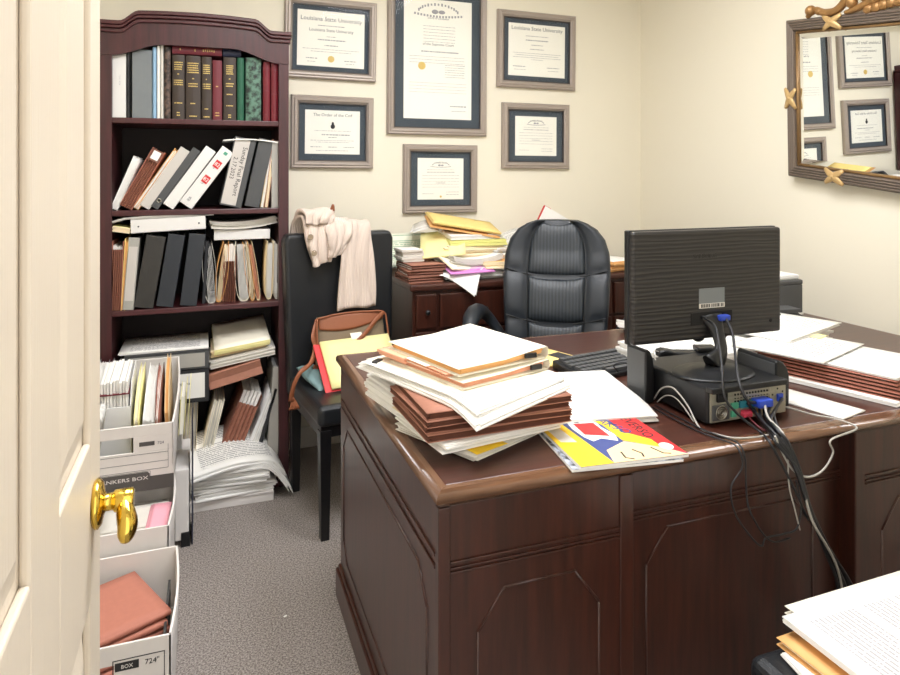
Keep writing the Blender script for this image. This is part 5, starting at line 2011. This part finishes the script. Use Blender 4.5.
mb = MB().lathe([(.005, 0), (.005, .001), (.003, .001)], (MX1 - .036, MY, MZ0 + .032), 14, 0, (0, -1, 0))
mb.build('lock_slot', 'hole', mon, world=True)

# ------------------------------------------------------------------ cables
def cable(label, pts, r=.0026, mat='cable', group=None, plug=None, n=8):
    P = spl(pts, n)
    o_ = P[0].copy()
    mb = MB()
    mb.tube([p - o_ for p in P], r, 7)
    ob = mb.build('cable', mat, loc=o_)
    tag(ob, label, 'cable', group)
    if plug:
        mb = MB()
        c, d, mt_ = plug
        c = Vector(c) - o_
        mb.box(c, d)
        mb.build('plug', mt_, ob, bevel=.003)
    return ob


def ed(px, py, y=1.112):
    return at(px, py, 'Y', y)


rx_ = lambda f: PCX0 + f * (PCX1 - PCX0)
YR = PCY0 - .012
ya = lambda px, py, y: at(px, py, 'Y', y)
cable('monitor cable with a blue plug hanging from the monitor back', [(cx_ + .030, MY - .014, .971), ya(732, 332, MY - .045), ya(735, 352, 1.30), ya(737, 372, 1.245), ya(741, 388, 1.212), ya(748, 401, 1.200), (rx_(.58), YR, DT + .044)], .0036, 'cable', None, ((cx_ + .026, MY - .010, .971), (.034, .018, .014), 'portb'))
cable('thin power cable hanging from the left socket of the monitor back', [(cx_ - .030, MY - .006, .973), ya(715, 326, MY - .05), ya(719, 345, 1.295), ya(722, 368, 1.24), ya(723, 388, 1.214), ya(727, 402, 1.20), ya(742, 418, 1.19), at(760, 432, 'Z', DT + .004), ed(772, 446), ed(793, 486), ed(808, 520)], .0028, 'cable', None, ((cx_ - .030, MY - .004, .973), (.012, .012, .010), 'black'))
GB = 'black cables bundled over the front edge of the desk'
for i in range(7):
    f = i / 6
    o1 = .012 * math.sin(i * 2.4)
    o2 = .010 * math.cos(i * 1.7)
    x0 = rx_(.45 + .45 * f)
    cable('black cable in the bundle hanging over the front edge of the desk', [
        (x0, YR, DT + .036 + .012 * math.cos(i * 2)), at(756 + i * 3, 414 + (i % 3) * 3, 'Z', DT + .024), at(768 + i * 2, 431, 'Z', DT + .008 + .005 * (i % 3)), ed(777 + i * 2.0, 444 - (i % 3)),
        Vector((o1 * .5, -abs(o2) * .6 - .004, 0)) + ed(795, 470), Vector((o1 * .3, -abs(o2) * .5, 0)) + ed(809, 510), Vector((o1 * .7, -abs(o2) * .6, 0)) + ed(826, 550), Vector((o1 * 1.6, -abs(o2), 0)) + ed(840, 580), Vector((o1 * 2.2, -abs(o2), 0)) + ed(846 + o1 * 500, 612), Vector((o1 * 2.6, 0.0, 0)) + ed(850 + o1 * 700, 660)],
        .0042 if i % 2 else .0034, 'cable', GB)
cable('plain grey cable plugged beside the blue connector and running down the bundle', [(rx_(.66), YR, DT + .05), at(768, 417, 'Z', DT + .03), at(782, 432, 'Z', DT + .016), ed(788, 447), ed(800, 474), ed(812, 520, 1.10), ed(838, 570, 1.10), ed(848, 640, 1.105)], .0028, 'cableg', None, ((rx_(.62), YR - .002, DT + .046), (.042, .032, .018), 'portb'))
cable('pale grey cable looping out to the right of the bundle', [(rx_(.99), YR + .02, DT + .02), (1.345, 1.205, DT + .006), (1.375, 1.165, DT + .005), (1.385, 1.122, DT - .002), ed(831, 440, 1.11), ed(833, 453), ed(823, 470), ed(808, 477), ed(793, 470), ed(782, 452), ed(775, 436)], .0022, 'cableg')
xs = lambda px, py: at(px, py, 'X', 1.057)
dz = lambda px, py, h=.003: at(px, py, 'Z', DT + h)
cable('grey cable lying from the left unit across the desk to the bundle', [xs(654, 399), xs(661, 389), xs(671, 387), xs(680, 395), xs(689, 408), dz(700, 428), dz(716, 434), dz(735, 438), dz(756, 437), dz(772, 434, .005)], .0020, 'cableg')
cable('second pale lead curving from the left unit behind the computer side', [xs(657, 402), xs(665, 396), xs(674, 397), xs(683, 406), dz(694, 422)], .0017, 'cableg')
cable('thin black cable drooping in a long loop, left of the bundle', [dz(652, 407), dz(672, 418), dz(700, 432), dz(722, 440), dz(735, 445), ed(741, 455), ed(742, 468), ed(731, 488), ed(736, 515), ed(752, 538), ed(762, 546), ed(766, 538), ed(784, 534), ed(797, 528), ed(801, 505), ed(796, 480)], .0019, 'cable')
cable('second thin black cable drooping beside the long loop, ending lower', [dz(655, 405), dz(676, 416), dz(704, 430), dz(726, 438), dz(739, 444), ed(745, 458), ed(746, 480), ed(748, 505), ed(757, 525), ed(766, 537), ed(775, 542), ed(790, 538)], .0019, 'cable')
cable('red edged thin cable from the pink port down to the desk', [(rx_(.44), YR, DT + .022), (rx_(.42), 1.20, DT + .014), (rx_(.45), 1.17, DT + .003), (1.20, 1.155, DT + .003)], .0018, 'maroon', None, ((rx_(.44), YR, DT + .022), (.026, .014, .012), 'portr'))
cable('thin cable dropping behind the bundle toward the carpet', [ed(788, 455), ed(789, 485), ed(795, 510), ed(800, 530), ed(801, 520, 1.105)][:4], .0016, 'cableg')
cable('short black lead curving from the keyboard to the left unit', [(kp.x + .10, kp.y + .005, DT + .02), (kp.x + .075, kp.y - .012, DT + .045), (kp.x + .10, kp.y - .03, DT + .055), (kp.x + .13, kp.y - .06, DT + .03)], .002, 'cable')

# ================================================================== papers right of the monitor
GW = 'loose white papers behind the computer'
for i, (x, y, w, d, rz) in enumerate(((1.345, 1.655, .30, .25, 6), (1.63, 1.80, .26, .26, 14), (1.56, 2.02, .24, .18, -6), (1.93, 1.98, .26, .20, 12))):
    bundle('paper_pile', ('white papers behind the monitor stand, under the black handset', 'white papers between the monitor stand and the brown files', 'white papers at the far side of the desk, left of the monitor stand', 'white papers at the far right of the desk before the telephone')[i], 'papers', (x, y, DT + .002 * i), w, d, (.062, .058, .02, .05)[i], rz, n=7, jit=.006, mats=('paper', 'textp'), group=None)
hp = at(688, 356, 'Z', DT + .075)
hs = thing('phone_handset', 'black curved handset lying on the white papers behind the monitor stand', 'handset', (hp.x, hp.y, DT + .066), rad(-18))
mb = MB()
pr = [(-.085, .010), (-.078, .004), (-.03, .0), (.03, .0), (.078, .004), (.085, .010), (.085, .028), (.05, .030), (.045, .022), (-.04, .024), (-.07, .030), (-.085, .026)]
mb.prism(pr, -.020, .020, 'XZ')
mb.build('body', 'black', hs, bevel=.006, seg=3)
MB().b2((.02, -.022, .022), (.075, .022, .036)).build('end_cap', 'black', hs, bevel=.004)
cable('thin grey lead curling from the black handset toward the left unit', [(hp.x - .07, hp.y + .02, DT + .085), (hp.x - .105, hp.y + .01, DT + .095), (hp.x - .14, hp.y - .05, DT + .085), (hp.x - .165, hp.y - .12, DT + .06)], .0016, 'cableg')

GRR = 'brown expanding files at the right end of the desk'
z = DT
bundle('booklet', 'white booklet poking out left beneath the brown files at the right', 'booklet', (1.640, 1.385, DT), .215, .36, .010, 18, n=4, jit=.002, mats=('paper', 'paper'))
bundle('booklet', 'pale grey booklet by the front edge at the right end of the desk', 'booklet', (1.735, 1.275, DT), .20, .22, .009, 24, n=2, mats=('paperg', 'paperg'))
z += .011
for i, (rz, nm) in enumerate(((19, 'lowest'), (17, 'second lowest'), (18.5, 'middle'), (17, 'fourth'), (18, 'topmost'))):
    redweld('%s brown expanding file of the pile right of the computer' % nm, (1.680 + .003 * (i % 2), 1.410 + .003 * i, z), .265, .385, .0085, rz=rz, pleats=1, group=GRR, mat='salmon', side='redwd', fill=.9)
    z += .0092
ZP = z + .001
bundle('printed_pages', 'printed pages nearest the viewer on top of the brown files', 'papers', (1.700, 1.400, ZP), .27, .34, .006, 16, n=4, jit=.005, mats=('paper', 'textx'))
bundle('printed_pages', 'printed pages behind the nearest ones on the brown files', 'papers', (1.640, 1.525, ZP + .007), .30, .25, .006, 21, n=4, jit=.006, mats=('paper', 'textp'))
tb = thing('paper_pile', 'white papers under the farthest printed pages at the right end of the desk', 'papers', (1.80, 1.745, DT), rad(18))
mb = MB()
sheets(mb, .30, .20, ZP - DT + .004, 8, .008, NOB, 0, 0)
mb.build('pages', 'paper', tb)
bundle('printed_pages', 'printed pages farthest back, by the telephone at the right of the desk', 'papers', (1.755, 1.72, ZP + .0145), .36, .26, .008, 20, n=4, jit=.007, mats=('paper', 'textp'))
bundle('sticky_note', 'pale yellow slip between the printed pages at the right of the desk', 'slip', (1.775, 1.575, ZP + .0138), .06, .05, .001, 20, n=1, mats=('lemon',))
bundle('envelope', 'white envelope flat on the desk between the computer and the brown files', 'envelope', (1.425, 1.285, DT), .105, .225, .0025, 13, n=1, mats=('paper',))

# telephone and printer in the far right corner of the desk
tl = thing('desk_telephone', 'black desk telephone by the right wall behind the papers', 'telephone', (1.935, 1.865, DT + .012), rad(-8))
tl.scale = (.85, .85, .85)
mb = MB()
mb.prism([(-.10, 0), (.10, 0), (.10, .085), (.05, .075), (-.10, .035)], -.10, .10, 'YZ')
mb.build('base', 'black', tl, bevel=.006)
mb = MB()
P = spl([(-.075, -.07, .075), (-.078, -.02, .098), (-.078, .04, .112), (-.075, .09, .112)], 6)
mb.tube(P, [.024 - .008 * math.sin(PI * i / (len(P) - 1)) for i in range(len(P))], 10, 0, .8)
mb.build('handset', 'black', tl)
MB().b2((-.02, -.02, .075), (.08, .06, .090)).build('display', 'slate', tl)
pr_ = thing('printer', 'grey and white office printer in the far right corner behind the monitor', 'printer', (1.975, 2.055, DT), rad(0))
mb = MB()
mb.b2((-.19, -.08, .0), (.17, .085, .10))
mb.b2((-.19, -.06, .10), (.17, .085, .150))
mb.build('body', 'silver', pr_, bevel=.008)
MB().b2((-.195, -.088, .148), (.175, .088, .166)).build('lid_frame', 'slate', pr_, bevel=.005)
MB().b2((-.185, -.080, .166), (.165, .084, .186)).build('lid', 'white', pr_, bevel=.006)
MB().b2((.06, -.088, .02), (.172, -.078, .148)).build('front_panel', 'slate', pr_, bevel=.003)
MB().b2((-.15, -.084, .05), (.05, -.078, .12)).build('output_slot', 'silver', pr_, bevel=.003)

# ================================================================== papers on the credenza
CT = CZ + .001
cx = lambda px, Y: at(px, 250, 'Y', Y).x
GK = 'brown expanding files on the credenza'
for i, (rz, nm) in enumerate(((3, 'lowest'), (-2, 'middle'), (5, 'top'))):
    redweld('%s brown expanding file at the left end of the credenza' % nm, (.918 + .004 * i, 2.945, CT + .0265 * i), .165, .20, .025, rz=rz, pleats=2, group=GK, fill=.7)
bundle('letter_pile', 'white letters with a paperclip on the brown files of the credenza', 'letters', (.885, 2.99, CT + .080), .10, .11, .058, 4, n=5, jit=.006, mats=('paperg', 'paper'))
MB()
bundle('ledger_sheets', 'pale green printed sheets leaning at the wall over the credenza left end', 'papers', (.935, 3.19, CT + .10), .24, .20, .012, 4, 48, 0, n=3, jit=.006, mats=('paper', 'legalg'))
bundle('paper_pile', 'lowest spread of white papers across the credenza', 'papers', (1.22, 3.04, CT), .42, .36, .045, 2, n=8, jit=.018, mats=('paper', 'paper'))
bundle('journal_pile', 'curled grey journals in the middle of the credenza', 'journals', (1.165, 2.96, CT + .046), .25, .20, .045, 6, n=7, jit=.012, mats=('paperg', 'paper'), bend=lambda x, y: .018 * (x / .12) ** 2)
bundle('folder_stack', 'tan folders at the front of the credenza left of the office chair', 'folders', (1.335, 2.93, CT + .046), .24, .20, .030, -8, n=4, jit=.010, mats=('manila', 'orange'))
bundle('paper_pile', 'tan and white papers under the lime folder on the credenza', 'papers', (1.19, 3.06, CT + .092), .30, .26, .055, 3, n=7, jit=.014, mats=('manila', 'paper'))
bundle('card_folder', 'lime yellow folder under the golden envelopes on the credenza', 'folder', (1.215, 3.04, CT + .149), .28, .22, .028, -4, 4, 0, n=2, jit=.004, mats=('lime', 'lime'))
bundle('paper_pile', 'white papers right beneath the golden envelopes on the credenza', 'papers', (1.205, 3.05, CT + .182), .27, .22, .022, 0, 5, 0, n=3, jit=.006, mats=('paper', 'paper'))
bundle('envelope', 'lower golden envelope of the tilted pair topping the credenza pile', 'envelope', (1.165, 3.06, CT + .222), .34, .22, .008, -10, 9, 10, n=1, mats=('orange',))
bundle('envelope', 'upper golden envelope of the tilted pair topping the credenza pile', 'envelope', (1.175, 3.055, CT + .236), .33, .23, .012, -7, 9, 10, n=2, jit=.004, mats=('yellow', 'yellow'))
bundle('paper_roll', 'curled white pages left of the golden envelopes on the credenza', 'papers', (1.06, 3.13, CT + .22), .20, .16, .02, -18, 6, 18, n=4, jit=.010, mats=('paper', 'paperg'), bend=lambda x, y: -.05 * (x / .10) ** 2)
bundle('yellow_sheet', 'yellow sheet slanting down over the brown files of the credenza', 'paper', (1.045, 2.985, CT + .150), .21, .20, .004, -22, 30, -6, n=1, mats=('lemon',))
bundle('folded_sheet', 'manila sheet slumped at the front of the credenza above the pink edged one', 'paper', (1.09, 2.89, CT + .07), .16, .12, .006, 20, 24, 6, n=2, mats=('manila', 'cream'))
bundle('pink_sheet', 'pink edged sheet at the front of the credenza', 'paper', (1.13, 2.86, CT + .050), .22, .12, .003, 3, 14, 0, n=1, mats=('magenta',))
o_ = bundle('paper_sheet', 'white sheets hanging over the front edge of the credenza', 'papers', (1.085, 2.880, CT + .040), .20, .18, .004, -38, 8, 0, n=2, jit=.006, mats=('paper', 'paper'), bend=lambda x, y: -.10 * max(0, (x * .62 - y * .79 - .045) / .1) ** 1.3, nx=14, ny=14)
bundle('paper_pile', 'crumpled white papers right on the credenza, left of the office chair', 'papers', (1.40, 3.08, CT + .046), .26, .24, .085, 14, n=9, jit=.022, mats=('paper', 'textp'))
bundle('paper_sheet', 'loose white sheets topping the crumpled papers left of the office chair', 'papers', (1.42, 3.10, CT + .134), .22, .20, .03, -20, 8, -6, n=4, jit=.016, mats=('paper', 'textp'), bend=lambda x, y: .02 * math.sin(x * 20))
q = bundle('book_corner', 'red bordered booklet leaning at the wall above the office chair', 'booklet', (1.70, 3.22, CT + .085), .20, .012, .20, 0, 0, 28, n=1, mats=('paper',))
MB().b2((-.102, -.0075, 0), (-.06, .0075, .202)).build('red_border', 'red', q)
bundle('paper_pile', 'books and papers holding up the red bordered booklet', 'papers', (1.68, 3.10, CT), .30, .30, .080, 4, n=8, jit=.008, mats=('paperg', 'paper'))
bundle('paper_pile', 'tan papers on the credenza right of the office chair', 'papers', (1.93, 2.95, CT), .18, .22, .05, 12, n=6, jit=.014, mats=('orange', 'paper'))
bundle('crumpled_paper', 'crumpled white sheets on the desk edge left of the monitor', 'papers', (1.475, 2.06, DT), .14, .12, .03, 30, n=4, jit=.012, mats=('paper', 'paper'), bend=lambda x, y: .03 * (x / .08) ** 2)

bundle('paper_scrap', 'tiny white paper scrap on the carpet beside the desk', 'scrap', (at(285, 617, 'Z', 0).x, at(285, 617, 'Z', 0).y, .001), .010, .006, .001, 30, n=1, mats=('paper',), nx=2, ny=2)

# ================================================================== light and look
w = bpy.data.worlds.new('hallway daylight')
SC.world = w
w.use_nodes = True
w.node_tree.nodes['Background'].inputs[0].default_value = (1.0, .99, .97, 1)
w.node_tree.nodes['Background'].inputs[1].default_value = 1.25
vs = SC.view_settings
vs.view_transform = 'Standard'
vs.look = 'None'
vs.gamma = 1
vs.use_curve_mapping = False
vs.exposure = 0.68
